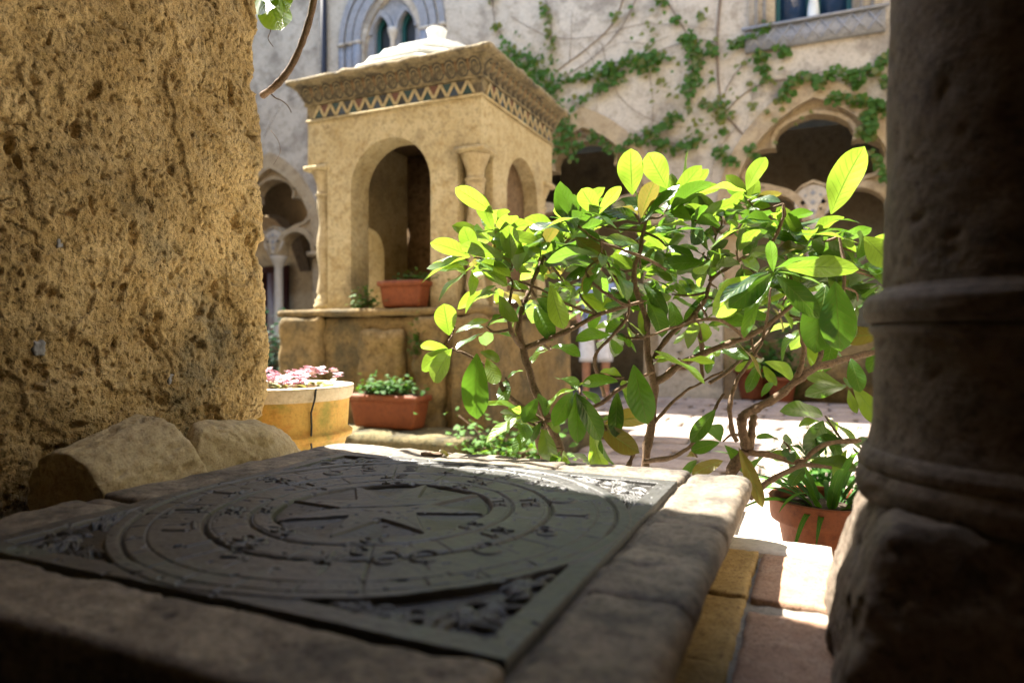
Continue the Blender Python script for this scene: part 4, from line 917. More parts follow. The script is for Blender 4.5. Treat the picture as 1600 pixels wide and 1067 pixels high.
HERO = [  # base, tip, depth base, depth tip, width, kind (y young, l dark, o old), facing (c camera, s sun/up)
    (1298, 335, 1334, 234, 1.62, 1.64, .50, 'y', 'c'), (988, 305, 982, 235, 1.62, 1.62, .62, 'y', 'c'), (1042, 295, 1010, 237, 1.64, 1.62, .62, 'y', 'c'), (1166, 298, 1192, 241, 1.66, 1.62, .5, 'y', 'c'),
    (772, 334, 709, 288, 1.64, 1.60, .38, 'y', 'c'), (800, 405, 793, 352, 1.60, 1.60, .6, 'y', 'c'), (798, 352, 800, 333, 1.63, 1.6, .9, 'y', 'c'), (790, 402, 717, 378, 1.6, 1.58, .34, 'y', 'c'),
    (742, 402, 723, 352, 1.62, 1.6, .55, 'y', 'c'), (735, 402, 648, 424, 1.62, 1.56, .22, 'y', 's'), (742, 415, 673, 456, 1.6, 1.54, .34, 'y', 's'), (702, 524, 692, 474, 1.58, 1.58, .74, 'y', 'c'),
    (712, 520, 760, 490, 1.6, 1.6, .4, 'y', 's'), (700, 545, 652, 534, 1.6, 1.56, .34, 'y', 'c'), (700, 545, 650, 576, 1.6, 1.56, .46, 'y', 'c'), (706, 545, 668, 598, 1.59, 1.55, .55, 'y', 'c'), (745, 552, 738, 655, 1.56, 1.52, .46, 'l', 'c'),
    (750, 550, 786, 560, 1.6, 1.58, .5, 'y', 'c'), (760, 560, 778, 604, 1.62, 1.6, .55, 'y', 'c'), (935, 338, 905, 290, 1.66, 1.62, .55, 'y', 'c'), (935, 335, 968, 285, 1.68, 1.64, .36, 'y', 'c'), (915, 330, 970, 345, 1.6, 1.55, .3, 'l', 's'),
    (918, 338, 828, 346, 1.64, 1.6, .28, 'y', 's'), (1165, 300, 1085, 278, 1.7, 1.62, .32, 'y', 's'), (1300, 345, 1345, 340, 1.62, 1.58, .5, 'l', 's'), (1340, 380, 1250, 345, 1.62, 1.6, .28, 'y', 's'),
    (1208, 425, 1203, 372, 1.50, 1.48, .34, 'l', 's'), (1205, 428, 1145, 475, 1.5, 1.46, .45, 'l', 'c'), (1212, 430, 1285, 492, 1.5, 1.44, .38, 'l', 'c'), (1215, 425, 1292, 432, 1.5, 1.46, .26, 'l', 's'), (1200, 425, 1122, 452, 1.5, 1.44, .26, 'l', 's'),
    (1198, 432, 1098, 484, 1.52, 1.52, .5, 'y', 'c'), (1205, 440, 1147, 512, 1.5, 1.44, .30, 'l', 's'), (1210, 420, 1275, 390, 1.52, 1.5, .3, 'l', 's'), (1220, 420, 1340, 410, 1.56, 1.52, .34, 'y', 'c'),
    (1305, 440, 1312, 548, 1.56, 1.52, .50, 'l', 'c'), (1290, 445, 1275, 545, 1.6, 1.54, .52, 'l', 'c'), (990, 570, 1010, 664, 1.54, 1.50, .46, 'l', 'c'), (900, 615, 945, 685, 1.54, 1.50, .44, 'l', 'c'), (900, 612, 905, 690, 1.55, 1.5, .4, 'l', 'c'), (895, 612, 865, 660, 1.55, 1.5, .45, 'l', 'c'),
    (965, 612, 960, 682, 1.6, 1.56, .36, 'l', 'c'), (840, 622, 818, 658, 1.56, 1.53, .5, 'l', 'c'), (1020, 548, 1112, 582, 1.56, 1.5, .34, 'y', 's'), (1152, 535, 1205, 585, 1.6, 1.58, .3, 'o', 's'), (815, 640, 760, 618, 1.6, 1.56, .32, 'y', 's'), (818, 650, 755, 678, 1.6, 1.55, .34, 'y', 's'),
    (830, 670, 800, 702, 1.6, 1.56, .46, 'l', 's'), (860, 445, 880, 520, 1.62, 1.6, .42, 'y', 'c'), (1130, 720, 1085, 735, 1.6, 1.56, .4, 'o', 'c'), (1155, 700, 1195, 790, 1.58, 1.5, .24, 'o', 'c'), (1075, 545, 1085, 500, 1.7, 1.68, .5, 'y', 'c'), (1350, 370, 1395, 415, 1.56, 1.54, .7, 'y', 'c'), (1190, 620, 1205, 594, 1.6, 1.6, .5, 'l', 's'),
    (1330, 560, 1345, 610, 1.56, 1.52, .5, 'l', 'c'), (1180, 350, 1100, 370, 1.6, 1.56, .3, 'y', 's'), (1040, 365, 1100, 345, 1.66, 1.6, .34, 'l', 's'), (1118, 640, 1080, 690, 1.62, 1.6, .4, 'l', 'c')]
random.Random(5).shuffle(ROS)
nl = 0; rest = {'leaf': [], 'leaf_young': [], 'leaf_old': []}
def addleaf(me_, mw):
    global nl
    if nl < 298:
        link('leaf', me_, None, SH, mw); nl += 1
    else: rest[me_.materials[0].name if False else ('leaf_young' if me_ in LY else 'leaf_old' if me_ in LO else 'leaf')].append((me_, mw))
SV = Vector(SUN)
hshapes = {}
for (bx0, by0, tx, ty, d0, d1, wr, kd, fc) in HERO:
    b_, t_ = at(bx0, by0, d0), at(tx, ty, d1); L_ = (t_ - b_).length
    key = (round(wr, 2), kd)
    if key not in hshapes:
        h_ = leafmesh(.12, wr, .45, .18, .6, len(hshapes) + 50, 14, 7); h_.materials.append(M[{'y': 'leaf_young', 'l': 'leaf', 'o': 'leaf_old'}[kd]]); hshapes[key] = h_
    cam_d = (toCam0 - b_).normalized()
    nrm = (cam_d * 1.0 + Vector((0, 0, .35)) + Vector((random.uniform(-.3, .3), random.uniform(-.3, .3), random.uniform(-.2, .2)))) if fc == 'c' else (Vector((0, 0, 1)) + cam_d * .35 * (1 if b_.z < CAMZ + .05 else -.2) + Vector((random.uniform(-.3, .3), random.uniform(-.3, .3), 0)))
    if fc == 'c' and kd == 'y': nrm = -cam_d + SV * .7
    link('leaf', hshapes[key], None, SH, leafmx(b_, t_, nrm, .12)); nl += 1
    # petiole
tw = []
rr = random.Random(17)
for (px, py, d, n_, s_, up) in ROS:
    c = at(px, py, d); near = min(bm_pts, key=lambda q: (q - c).length + (0 if (q - c).length > .03 else .05))
    if (near - c).length < .35:
        mid = (near + c) / 2 + Vector((rr.uniform(-.015, .015), rr.uniform(-.015, .015), rr.uniform(-.02, .01)))
        tw.append(tube([near, mid, c], .0036, .0022, 6, 5, .3))
    ax = Vector((rr.uniform(-.5, .5), rr.uniform(-.5, .3), .9 if up > -.3 else .2)).normalized()
    a1 = ax.orthogonal().normalized(); a2 = ax.cross(a1); ph = rr.uniform(0, 6.28)
    pool = LY if (py < 500 and rr.random() < .72) or rr.random() < .45 else LL
    n_ = max(2, int(n_ * (2.1 if py < 440 else 1.55 if py < 560 else 1.3)))
    for k in range(n_):
        q = ph + k * 2.399 + rr.uniform(-.2, .2); side = a1 * math.cos(q) + a2 * math.sin(q)
        el = up * .75 + rr.uniform(-.35, .35) - (.15 if k > 3 else -.1)
        dr = (side * math.cos(el) + ax * math.sin(el)).normalized(); dr = (dr + Vector((0, 0, -.12 + .1 * up))).normalized()
        L_ = rr.choice((rr.uniform(.06, .095), rr.uniform(.09, .13), rr.uniform(.10, .15))) * s_; b_ = c + dr * .008 - ax * .004 * k
        nrm = ax * rr.uniform(.3, 1) + Vector((rr.uniform(-.7, .7), rr.uniform(-1.1, .5), rr.uniform(-.2, .5)))
        if py < 440 and rr.random() < .5:
            nrm = -(toCam0 - b_).normalized() * .8 + SV * .7 + Vector((rr.uniform(-.4, .4), rr.uniform(-.4, .4), rr.uniform(-.2, .3)))
            if rr.random() < .7: dr = (dr + Vector((0, 0, .75))).normalized()
        if rr.random() < .25: pool = LL if pool is LY else LY
        pl_ = pool if rr.random() > .04 else LO
        addleaf(pl_[rr.randrange(len(pl_))], leafmx(b_, b_ + dr * L_, nrm, .12))
for q in tw: link('twig', vmesh(q), M['bark'], SH)
rest = sum(rest.values(), [])
if rest:
    fo_ = tag(joinleaves(rest, 'foliage', 'leaf', SH), kind='stuff'); me_ = fo_.data; me_.materials.append(M['leaf_young']); me_.materials.append(M['leaf_old'])
    mi = np.concatenate([np.full(len(m_.polygons), 1 if m_ in LY else 2 if m_ in LO else 0, np.int32) for m_, q in rest]); me_.polygons.foreach_set('material_index', mi)

# ---------------------------------------------------------------- pots near the table
def pot(name, label, c, z, prof, mat, rim_mat=None, group=None, cat='flower pot', wob=.002):
    t_ = thing(name, label, cat, (c[0], c[1], z), group)
    def fn(T_, R, Z):
        Q = np.stack([R * np.cos(T_), R * np.sin(T_), Z], -1).reshape(-1, 3); return R + (fbm(Q * 9 + c[0], 3, 4) * wob).reshape(R.shape) * (R > .01)
    body = struct('pot_body', clean(mesh('m', *lathe([(r, z + h) for r, h in prof['body']], 48, c, fn, 3))), mat, t_)
    struct('rim', clean(mesh('m', *lathe([(r, z + h) for r, h in prof['rim']], 48, c, fn, 2))), rim_mat or mat, t_)
    struct('soil', clean(mesh('m', *lathe([(prof['soil'][0], z + prof['soil'][1]), (prof['soil'][0] * .5, z + prof['soil'][1] + .01), (0, z + prof['soil'][1] + .012)], 24, c, None, 3))), 'soil', t_)
    return t_
# old ochre pot on the left
LP = at(437, 600, 2.10); lz = .23
h = (CAMZ - .150) - lz
P1 = pot('flower_pot', 'big old ochre pot with a cracked pale rim beyond the pier, pink flowers in it', (LP.x, LP.y), lz,
    {'body': [(.13, 0), (.15, .02), (.185, h - .20), (.198, h - .165), (.216, h - .152), (.218, h - .140), (.203, h - .130), (.206, h - .04), (.21, h - .036)], 'rim': [(.2105, h - .04), (.221, h - .012), (.222, h), (.200, h + .002), (.190, h - .006), (.188, h - .04)], 'soil': (.192, h - .03)}, 'ochre_pot', 'rimstone', wob=.005)
cr = [(LP.x + (.2225 if z > lz + h - .035 else .2085 if z > lz + h - .12 else .212) * math.cos(a), LP.y + (.2225 if z > lz + h - .035 else .2085 if z > lz + h - .12 else .212) * math.sin(a), z) for a, z in ((-.37, lz + h + .001), (-.39, lz + h - .03), (-.41, lz + h - .07), (-.40, lz + h - .11), (-.42, lz + h - .15), (-.40, lz + h - .19))]
struct('crack', vmesh(tube(cr, .0030, .0030, 5, 1)), 'dark', P1)
su = [leafmesh(.05, .8, .5, .2, .2, 300 + k, 6, 5, 'obovate') for k in range(3)]
for m_ in su: m_.materials.append(M['succulent'])
pt = [leafmesh(.014, .8, .6, .1, .1, 310 + k, 4, 3, 'round') for k in range(2)]
FL = thing('flowering_plant', 'low plant with small pink flowers and fleshy leaves in the ochre pot', 'plant', (LP.x, LP.y, lz + h - .03))
rr = random.Random(3)
for k in range(46):
    a = rr.uniform(0, 6.28); r_ = rr.uniform(.0, .185); c = Vector((LP.x + r_ * math.cos(a), LP.y + r_ * math.sin(a), lz + h - .022 + rr.uniform(0, .018)))
    d = Vector((math.cos(a * 3 + k), math.sin(a * 3 + k), rr.uniform(.3, 1.2))).normalized()
    link('leaf', su[k % 3], None, FL, leafmx(c, c + d * rr.uniform(.022, .042), Vector((0, 0, 1)), .05))
fv = []
for s in range(7):
    for k in range(5):
        a = s * .9; cc = Vector((.010 * math.cos(a * 1.3) * (s > 0), .010 * math.sin(a * 1.7) * (s > 0), .004 * s % .012))
        dd_ = Vector((math.cos(k * 1.2566 + s), math.sin(k * 1.2566 + s), .55)).normalized(); fv.append((pt[k % 2], leafmx(cc, cc + dd_ * .012, Vector((0, 0, 1)), .014)))
fo = joinleaves(fv, 'flower', 'pink'); fme = fo.data; bpy.data.objects.remove(fo)
for k in range(60):
    a = rr.uniform(0, 6.28); r_ = rr.uniform(.02, .18)
    if k < 24: a = rr.uniform(-1.5, .2); r_ = rr.uniform(.06, .15)
    link('flower', fme, None, FL, Matrix.Translation((LP.x + r_ * math.cos(a), LP.y + r_ * math.sin(a), lz + h + rr.uniform(.0, .042))) @ Matrix.Rotation(k, 4, 'Z') @ Matrix.Rotation(rr.uniform(-.5, .5), 4, 'X'))
# terracotta pot on the right behind the column block, strap leaves
RP = at(1296, 790, 1.72)
P2 = pot('flower_pot', 'terracotta pot with a thick rim standing beside the column block', (RP.x, RP.y), .23,
    {'body': [(.085, 0), (.092, .01), (.120, .155), (.122, .158)], 'rim': [(.121, .155), (.137, .157), (.139, .165), (.142, .205), (.142, .212), (.130, .212), (.127, .19)], 'soil': (.13, .185)}, 'terra', wob=.0012)
SPt = thing('strap_leaf_plant', 'plant with long arching strap leaves in the terracotta pot by the column', 'plant', (RP.x, RP.y, .41))
stl = [leafmesh(.30, .075, c_, .2, .2, 400 + k, 14, 3, 'strap') for k, c_ in enumerate((1.2, 1.7, .8))]
for m_ in stl: m_.materials.append(M['fern'])
for k in range(34):
    a = k * 2.4; el = rr.uniform(.35, 1.3); c = Vector((RP.x + .04 * math.cos(a), RP.y + .04 * math.sin(a), .415)); d = Vector((math.cos(a) * math.cos(el), math.sin(a) * math.cos(el), math.sin(el)))
    link('leaf', stl[k % 3], None, SPt, leafmx(c, c + d * rr.uniform(.15, .30), Vector((-math.cos(a) * .5, -math.sin(a) * .5, 1)), .30))
# window boxes of the kiosk
def trough(label, cx, cy, z, lx, ly, hh, grp):
    t_ = thing('planter_box', label, 'planter', (cx, cy, z), grp)
    def wpp(P):
        s = .84 + .16 * np.clip((P[:, 2] - z) / hh, 0, 1); P[:, 0] = cx + (P[:, 0] - cx) * s; P[:, 1] = cy + (P[:, 1] - cy) * s; return P
    struct('box_body', mesh('m', *rbox(cx - lx / 2, cx + lx / 2, cy - ly / 2, cy + ly / 2, z, z + hh - .03, r=.02, cell=.02, warp=wpp)), 'terra', t_)
    struct('rim', mesh('m', *rbox(cx - lx / 2 - .008, cx + lx / 2 + .008, cy - ly / 2 - .008, cy + ly / 2 + .008, z + hh - .045, z + hh, r=.01, cell=.03)), 'terra', t_)
    struct('soil', mesh('m', *rbox(cx - lx / 2 + .02, cx + lx / 2 - .02, cy - ly / 2 + .02, cy + ly / 2 - .02, z + hh - .02, z + hh + .006, r=.01, cell=.03)), 'soil', t_)
u0 = onY(594, 480, 4.36); u1 = onY(664, 480, 4.36)
trough('small terracotta planter standing on the kiosk ledge under the round arch', (u0.x + u1.x) / 2, 4.40, z0 + .003, u1.x - u0.x - .02, .17, .205, 'planters at the kiosk')
l0 = onY(550, 665, 4.0); l1 = onY(661, 665, 4.0)
trough('long terracotta planter on the mossy step at the foot of the kiosk', (l0.x + l1.x) / 2 - .0, 4.03, .207, l1.x - l0.x - .01, .18, .235, 'planters at the kiosk')
rl = [leafmesh(.05, .95, .5, .15, .4, 500 + k, 5, 4, 'round') for k in range(4)]
def bunch(name, label, cat, c, ext, n, size, mat, up=1.0, seed=1, stems=True, group=None):
    t_ = thing(name, label, cat, c, group); rr = random.Random(seed); items = []; st = []
    for k in range(n):
        u = Vector((rr.gauss(0, .42), rr.gauss(0, .42), abs(rr.gauss(0, .5)))); p = Vector(c) + Vector((u.x * ext[0], u.y * ext[1], min(u.z, 1.3) * ext[2]))
        d = Vector((rr.gauss(0, 1), rr.gauss(0, 1), rr.uniform(-.4, .6))).normalized(); s = size * rr.uniform(.6, 1.25)
        items.append((rl[k % 4], leafmx(p, p + d * s, Vector((rr.uniform(-.5, .5), rr.uniform(-.8, .3), 1)), .05)))
        if stems and k % 12 == 0: st.append(tube([Vector(c) + Vector((u.x * ext[0] * .3, u.y * ext[1] * .3, -.02)), (Vector(c) + p) / 2, p], .004, .002, 5, 3))
    tag(joinleaves(items, 'foliage', mat, t_), kind='stuff')
    if st: link('stems', vmesh(joinv(st)), M['bark'], t_)
    return t_
bunch('clover_plant', 'low bright green clover like plant filling the long planter', 'plant', ((l0.x + l1.x) / 2, 4.02, .46), (.27, .10, .09), 420, .038, 'fern', seed=2)
bunch('trailing_ivy', 'dark ivy trailing beside the small planter on the ledge', 'plant', (u0.x - .13, 4.36, z0 + .01), (.17, .08, .13), 200, .032, 'ivyleaf', seed=3)
bunch('trailing_plant', 'thin dark green plant above the small ledge planter', 'plant', ((u0.x + u1.x) / 2 + .1, 4.40, z0 + .21), (.17, .08, .07), 130, .03, 'ivyleaf', seed=4)
hv = onY(648, 520, 4.17)
bunch('hanging_ivy', 'strand of ivy hanging down the base below the kiosk planter', 'plant', (hv.x, 4.18, hv.z - .17), (.06, .03, .30), 90, .034, 'ivyleaf', seed=5)
ci = at(790, 690, 4.2)
bunch('ground_ivy', 'ivy creeping over the mossy step behind the shrub', 'plant', (ci.x, ci.y, .1), (.45, .25, .22), 380, .045, 'ivyleaf', seed=6)
ci = at(428, 600, 8.0)
bunch('bluish_shrub', 'dark bluish green bush in shade between the pier and the kiosk', 'shrub', (ci.x, ci.y, .2), (.9, .4, .75), 1100, .06, 'bluegreen', seed=7)
# ---------------------------------------------------------------- far pots by the wall
for k, (px, py, d, r_, lab) in enumerate(((1068, 612, 9.6, .27, 'wide terracotta pot at the foot of the far wall, left of the red flowered one'), (1178, 617, 9.0, .25, 'terracotta pot at the far wall with red flowers above it'), (1222, 628, 8.6, .19, 'small terracotta pot nearest the column among the far wall pots'), (845, 625, 7.4, .17, 'terracotta pot standing beside the kiosk base'))):
    c = at(px, py, d)
    pot('terracotta_pot', lab, (c.x, c.y), .03, {'body': [(r_ * .66, 0), (r_ * .9, r_ * 1.35)], 'rim': [(r_ * .9, r_ * 1.33), (r_ * 1.03, r_ * 1.35), (r_ * 1.04, r_ * 1.6), (r_ * .92, r_ * 1.6), (r_ * .9, r_ * 1.4)], 'soil': (r_ * .92, r_ * 1.45)}, 'terra', group='terracotta pots round the court')
    bunch('potted_bush', ('bushy dark green plant in the wide far pot', 'leafy green plant in the middle far pot', 'small green plant in the small far pot', 'light green plant in the pot beside the kiosk')[k], 'plant', (c.x, c.y, .03 + r_ * 1.5), (r_ * 1.6, r_ * 1.4, .5 + .2 * (k == 1)), 260, .075, ('bluegreen', 'ivyleaf', 'fern', 'fern')[k], seed=20 + k, group='plants in the far pots')
def flowers(name, lab, c, ext, n, mat, size, seed):
    t_ = thing(name, lab, 'flowers', c); rr = random.Random(seed); items = []; st = []
    for k in range(n):
        p = Vector(c) + Vector((rr.gauss(0, .4) * ext[0], rr.gauss(0, .4) * ext[1], rr.uniform(.3, 1) * ext[2]))
        for j in range(5):
            d = Vector((math.cos(j * 1.257), math.sin(j * 1.257), .4)).normalized(); items.append((pt[j % 2], leafmx(p, p + d * size, Vector((0, 0, 1)), .014)))
        st.append(tube([Vector(c) + Vector((rr.gauss(0, .1) * ext[0], 0, -.05)), (Vector(c) + p) / 2 + Vector((.01, 0, 0)), p], .0025, .002, 5, 3))
    tag(joinleaves(items, 'blossom', mat, t_), kind='stuff'); link('stems', vmesh(joinv(st)), M['fern'], t_)
c = at(1240, 590, 8.7); flowers('red_flowers', 'few bright red flowers by the far pots', (c.x, c.y, c.z - .2), (.35, .2, .35), 14, 'red', .035, 1)
c = at(1282, 672, 3.3); flowers('cream_flowers', 'cluster of small cream flowers in sunlight left of the column', (c.x, c.y, .12), (.22, .2, .32), 60, 'cream', .016, 2)
bunch('sunlit_plant', 'light green plant under the cream flowers near the column', 'plant', (c.x, c.y, .02), (.25, .22, .22), 220, .05, 'fern', seed=31)

# ---------------------------------------------------------------- ivy on the far wall
IV = thing('wall_ivy', 'ivy with bare brown runners climbing over the pale plaster wall above the arches', 'ivy', (-1.6, BY, 0))
def wallp(px, py, off=.02): p = onY(px, py, BY); return Vector((p.x, BY - off, p.z))
STM = [([(1128, -40), (1122, 30), (1120, 70), (1122, 130), (1130, 175), (1150, 200), (1172, 225)], .016), ([(985, -40), (960, 35), (915, 80), (865, 120), (840, 180)], .010), ([(1010, -40), (975, 40), (930, 90), (885, 120)], .008),
      ([(1120, 70), (1090, 65), (1050, 75), (1010, 90)], .006), ([(1130, 180), (1160, 150), (1200, 130), (1250, 125), (1290, 115), (1370, 120)], .008), ([(1130, 150), (1150, 115), (1180, 90), (1215, 80)], .006), ([(850, -10), (862, 40), (862, 90)], .006),
      ([(770, -10), (775, 40), (800, 80)], .006), ([(880, 130), (930, 120), (960, 100), (1030, 92)], .008), ([(880, 190), (920, 215), (960, 232), (1010, 212), (1060, 228), (1090, 225)], .007), ([(1020, -30), (1060, 35), (1078, 70), (1082, 130), (1078, 160)], .007),
      ([(1010, 95), (1020, 160), (1016, 230), (1000, 260)], .004), ([(940, 70), (960, 140), (1000, 180), (1060, 200), (1130, 190)], .004), ([(800, 30), (860, 60), (930, 60), (1010, 40), (1120, 50)], .004), ([(1172, 225), (1220, 180), (1260, 160), (1300, 155), (1365, 175)], .006), ([(890, 100), (895, 20)], .004), ([(1150, 200), (1120, 240), (1110, 280)], .004),
      ([(415, 215), (440, 170), (470, 150)], .004), ([(905, 70), (925, 95), (935, 130), (930, 180)], .003), ([(1045, 60), (1010, 70), (970, 70), (930, 90)], .003), ([(1180, 130), (1165, 200), (1150, 260)], .003)]
for l, r_ in STM: link('vine_stem', vmesh(tube([wallp(x, y, .02 + .01 * math.sin(x)) for x, y in l], r_, r_ * .6, 6, 5, .3)), M['ivy_stem'], IV)
CL = [([(800, 78), (830, 105), (850, 130), (862, 165), (880, 200), (878, 235)], 26, 620, 0), ([(880, 128), (925, 122), (960, 106), (1000, 98), (1032, 92)], 11, 260, 0), ([(960, 118), (1010, 108)], 16, 160, 0), ([(905, 158), (945, 138), (965, 125)], 8, 90, 0),
      ([(1035, 5), (1058, 35)], 6, 40, 0), ([(1072, 58), (1085, 90), (1085, 120), (1078, 150)], 12, 230, 0), ([(1090, 85), (1112, 80)], 9, 80, 0), ([(930, 215), (960, 236), (1010, 218), (1050, 230), (1085, 224)], 9, 260, 0), ([(1010, 208), (1045, 196), (1060, 180)], 6, 70, 0),
      ([(1145, 76), (1168, 62), (1200, 46)], 8, 110, 0), ([(1188, 90), (1222, 84)], 8, 80, 0), ([(1192, 112), (1200, 125)], 6, 40, 0), ([(1228, 137), (1255, 122), (1282, 135)], 9, 110, 0), ([(1222, 155), (1235, 148)], 5, 30, 0), ([(1290, 118), (1330, 118), (1372, 104), (1385, 90)], 9, 170, 0), ([(1338, 132), (1385, 130)], 7, 80, 0),
      ([(1300, 156), (1345, 162), (1385, 172)], 10, 170, 0), ([(1352, 180), (1358, 200), (1350, 212)], 12, 130, 0), ([(1100, 165), (1125, 168)], 6, 50, 1), ([(1125, 240), (1145, 252)], 8, 50, 0), ([(1360, 240), (1375, 270), (1385, 280)], 8, 60, 0), ([(850, 10), (860, 50), (862, 88)], 5, 70, 1), ([(770, 0), (777, 45)], 5, 30, 1),
      ([(1180, 245), (1172, 232)], 6, 30, 0), ([(905, 232), (890, 225)], 6, 40, 0), ([(1130, 205), (1128, 245)], 6, 40, 0), ([(990, 25), (1070, 110), (1150, 140), (1240, 190)], 45, 130, 1), ([(960, 30), (1100, 30)], 10, 20, 1), ([(1040, 140), (1100, 210), (1140, 160)], 24, 90, 1)]
rr = random.Random(11); il = {0: [], 1: []}
for pts, spr, n_, yl in CL:
    sp = smoothpath([Vector((x, y, 0)) for x, y in pts], 5)
    for k in range(int(n_ * .62)):
        q = sp[rr.randrange(len(sp))]; p = wallp(q.x + rr.gauss(0, spr * .5), q.y + rr.gauss(0, spr * .5), rr.uniform(.03, .11))
        d = Vector((rr.gauss(0, .7), rr.uniform(-.5, 0), rr.uniform(-1, .2))).normalized(); s = rr.uniform(.05, .105)
        il[1 if (rr.random() < (.7 if yl else .22)) else 0].append((rl[k % 4], leafmx(p, p + d * s, Vector((rr.gauss(0, .4), -1, rr.uniform(0, .8))), .05)))
for k, v in il.items(): tag(joinleaves(v, 'foliage', ('ivyleaf', 'ivyyellow')[k], IV), kind='stuff')

# ---------------------------------------------------------------- vine at the pier's top corner
VN = thing('climbing_vine', 'brown vine stem with yellow green leaves at the top corner of the rough pier', 'vine', (-1.2, 1.35, 1.6))
vz = 1.84
link('stem', vmesh(tube([at(500, -60, vz), at(490, 10, vz), at(476, 60, vz), at(456, 105, vz), at(432, 135, vz), at(412, 150, vz + .06)], .0085, .0095, 8, 6, .25, 3)), M['bark'], VN)
link('tendril', vmesh(tube([at(424, 148, vz), at(432, 155, vz), at(440, 158, vz), at(450, 166, vz), at(456, 177, vz)], .0018, .001, 5, 4, .3)), M['bark'], VN)
link('tendril', vmesh(tube([at(424, 205, vz + .02), at(436, 222, vz), at(438, 240, vz), at(428, 258, vz)], .0008, .0006, 5, 4)), M['bark'], VN)
link('tendril', vmesh(tube([at(416, 30, vz), at(424, 48, vz), at(420, 62, vz), at(428, 75, vz)], .0015, .001, 5, 4, .3)), M['bark'], VN)
vl = [leafmesh(.12, w_, .5, .25, .5, 600 + k, 10, 5, 'lance') for k, w_ in enumerate((.5, .42, .6))]
for m_ in vl: m_.materials.append(M['leaf_young'])
for k, (a, b) in enumerate((((400, -20), (432, 42)), ((416, -14), (449, 76)), ((430, -12), (468, 34)), ((425, -25), (446, 12)), ((398, -30), (402, 22)), ((440, -40), (470, 2)))):
    b_, t_ = at(*a, 1.86), at(*b, 1.80); link('leaf', vl[k % 3], None, VN, leafmx(b_, t_, SV * .8 - (toCam0 - b_).normalized(), .12))
# dry leaf and bark scraps on the table
dl = at(690, 714, (CAMZ - SZ) * F / (714 - HY))
DL = leafmesh(.05, .5, 2.0, .6, 1.2, 700, 9, 5, 'lance'); DL.materials.append(M['leaf_old'])
tag(link('dry_leaf', DL, None, None, leafmx(Vector((dl.x - .01, dl.y, SZ + .010)), Vector((dl.x + .03, dl.y + .01, SZ + .014)), Vector((.2, -.2, 1)), .05)), 'small curled dry leaf on the sunlit edge of the table', 'leaf')
tag(link('bark_scrap', bx(dl.x - .05, dl.x - .004, dl.y - .006, dl.y + .014, SZ + .001, SZ + .007, r=.003, cell=.004, amp=.004, sc=60), M['bark']), 'dark scrap of bark lying beside the dry leaf', 'bark')

# ---------------------------------------------------------------- visitor across the court
def skin(name, verts, edges, radii, mat, parent, sub=2):
    me = bpy.data.meshes.new('m'); me.from_pydata([tuple(v) for v in verts], edges, []); o = bpy.data.objects.new('tmp', me); C.objects.link(o)
    md = o.modifiers.new('s', 'SKIN'); 
    for v, r in zip(me.skin_vertices[0].data, radii): v.radius = (r, r) if not isinstance(r, tuple) else r
    me.skin_vertices[0].data[0].use_root = True; md.use_smooth_shade = True
    s = o.modifiers.new('u', 'SUBSURF'); s.levels = sub; s.render_levels = sub
    bpy.context.view_layer.update(); dg = bpy.context.evaluated_depsgraph_get(); m2 = bpy.data.meshes.new_from_object(o.evaluated_get(dg)); bpy.data.objects.remove(o)
    m2.polygons.foreach_set('use_smooth', np.ones(len(m2.polygons), bool)); return link(name, m2, M[mat], parent)
pc = at(931, 560, 8.5); gx0, gy0 = pc.x, pc.y
PE = thing('person', 'visitor in blue shirt and loose white shorts standing across the court behind the shrub', 'person', (gx0, gy0, .03))
ct, s_t = math.cos(TH), math.sin(TH)
def W(x, y, z): return (gx0 + x * ct - y * s_t, gy0 + x * s_t + y * ct, z + .03)
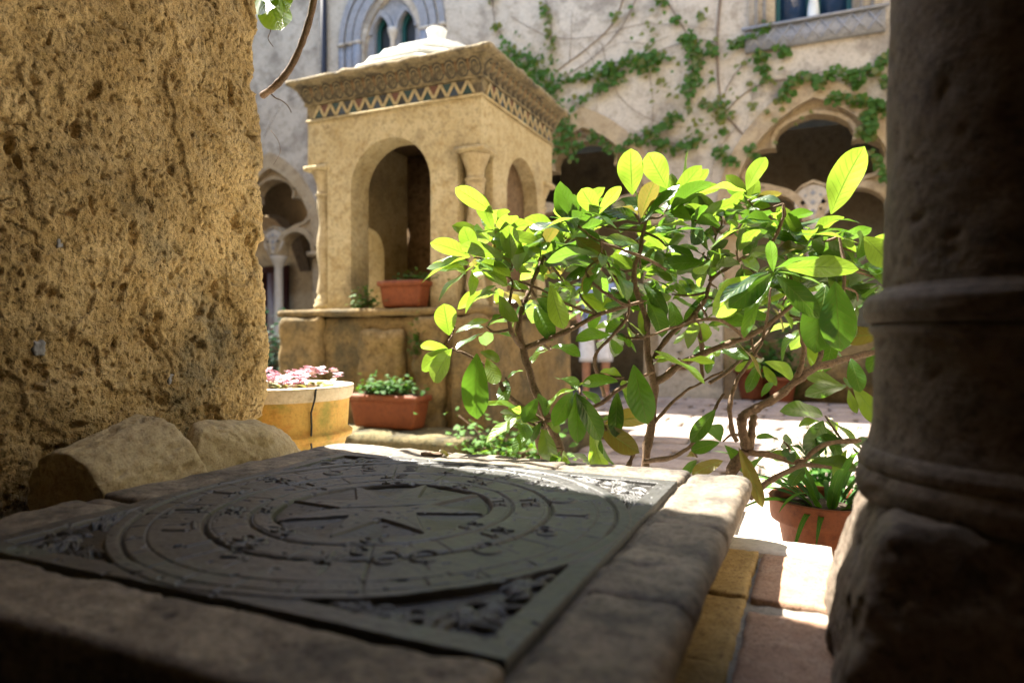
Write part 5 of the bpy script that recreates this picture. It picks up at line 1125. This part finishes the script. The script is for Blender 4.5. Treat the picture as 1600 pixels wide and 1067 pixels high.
body = [W(0, 0, .93), W(0, 0, 1.12), W(0, -.01, 1.35), W(0, -.01, 1.47), W(0, -.02, 1.56), W(0, -.02, 1.66), W(0, -.02, 1.73),
        W(.10, 0, .86), W(.12, -.02, .50), W(.13, .03, .10), W(.14, -.12, .04), W(-.10, 0, .86), W(-.12, 0, .50), W(-.12, .04, .10), W(-.14, -.11, .04),
        W(.19, 0, 1.42), W(.24, .03, 1.16), W(.24, -.08, .95), W(.23, -.12, .86), W(-.19, 0, 1.42), W(-.25, .02, 1.16), W(-.22, -.12, 1.0), W(-.18, -.18, .95)]
ed = [(0, 1), (1, 2), (2, 3), (3, 4), (4, 5), (5, 6), (0, 7), (7, 8), (8, 9), (9, 10), (0, 11), (11, 12), (12, 13), (13, 14), (2, 15), (15, 16), (16, 17), (17, 18), (2, 19), (19, 20), (20, 21), (21, 22)]
rd = [.14, .12, .15, .06, .055, .085, .07, .095, .06, .042, .035, .095, .06, .042, .035, .06, .045, .033, .035, .06, .045, .033, .035]
skin('body', body, ed, rd, 'skin', PE)
skin('shirt', [W(0, 0, .92), W(0, 0, 1.12), W(0, -.01, 1.36), W(0, -.01, 1.45), W(.19, 0, 1.42), W(.235, .02, 1.24), W(-.19, 0, 1.42), W(-.235, .015, 1.24)], [(0, 1), (1, 2), (2, 3), (2, 4), (4, 5), (2, 6), (6, 7)], [.17, .165, .18, .10, .085, .075, .085, .075], 'shirt', PE)
def shorts():
    parts = []
    for sg in (-1, 1):
        parts.append(lathe([(.0, .52), (.09, .51), (.112, .50), (.106, .62), (.10, .78), (.10, .90), (0, .93)], 20, (0, 0), lambda T_, R, Z: R * (1 + .05 * np.sin(5 * T_ + Z * 4)), 2))
        parts[-1][0][:, 0] *= .9; parts[-1][0][:, 0] += sg * .112
    parts.append(lathe([(0, .80), (.13, .82), (.165, .90), (.162, 1.02), (0, 1.02)], 24, (0, 0), None, 2)); parts[-1][0][:, 1] *= .75; parts[-1][0][:, 0] *= 1.2
    V, Fq = joinv(parts); X = gx0 + V[:, 0] * ct - V[:, 1] * s_t; Y = gy0 + V[:, 0] * s_t + V[:, 1] * ct
    return clean(mesh('m', np.stack([X, Y, V[:, 2] + .03], 1), Fq))
link('shorts', shorts(), M['shorts'], PE)
skin('hair', [W(0, .015, 1.66), W(0, .0, 1.74), W(0, .05, 1.62)], [(0, 1), (0, 2)], [.095, .08, .07], 'hair', PE)
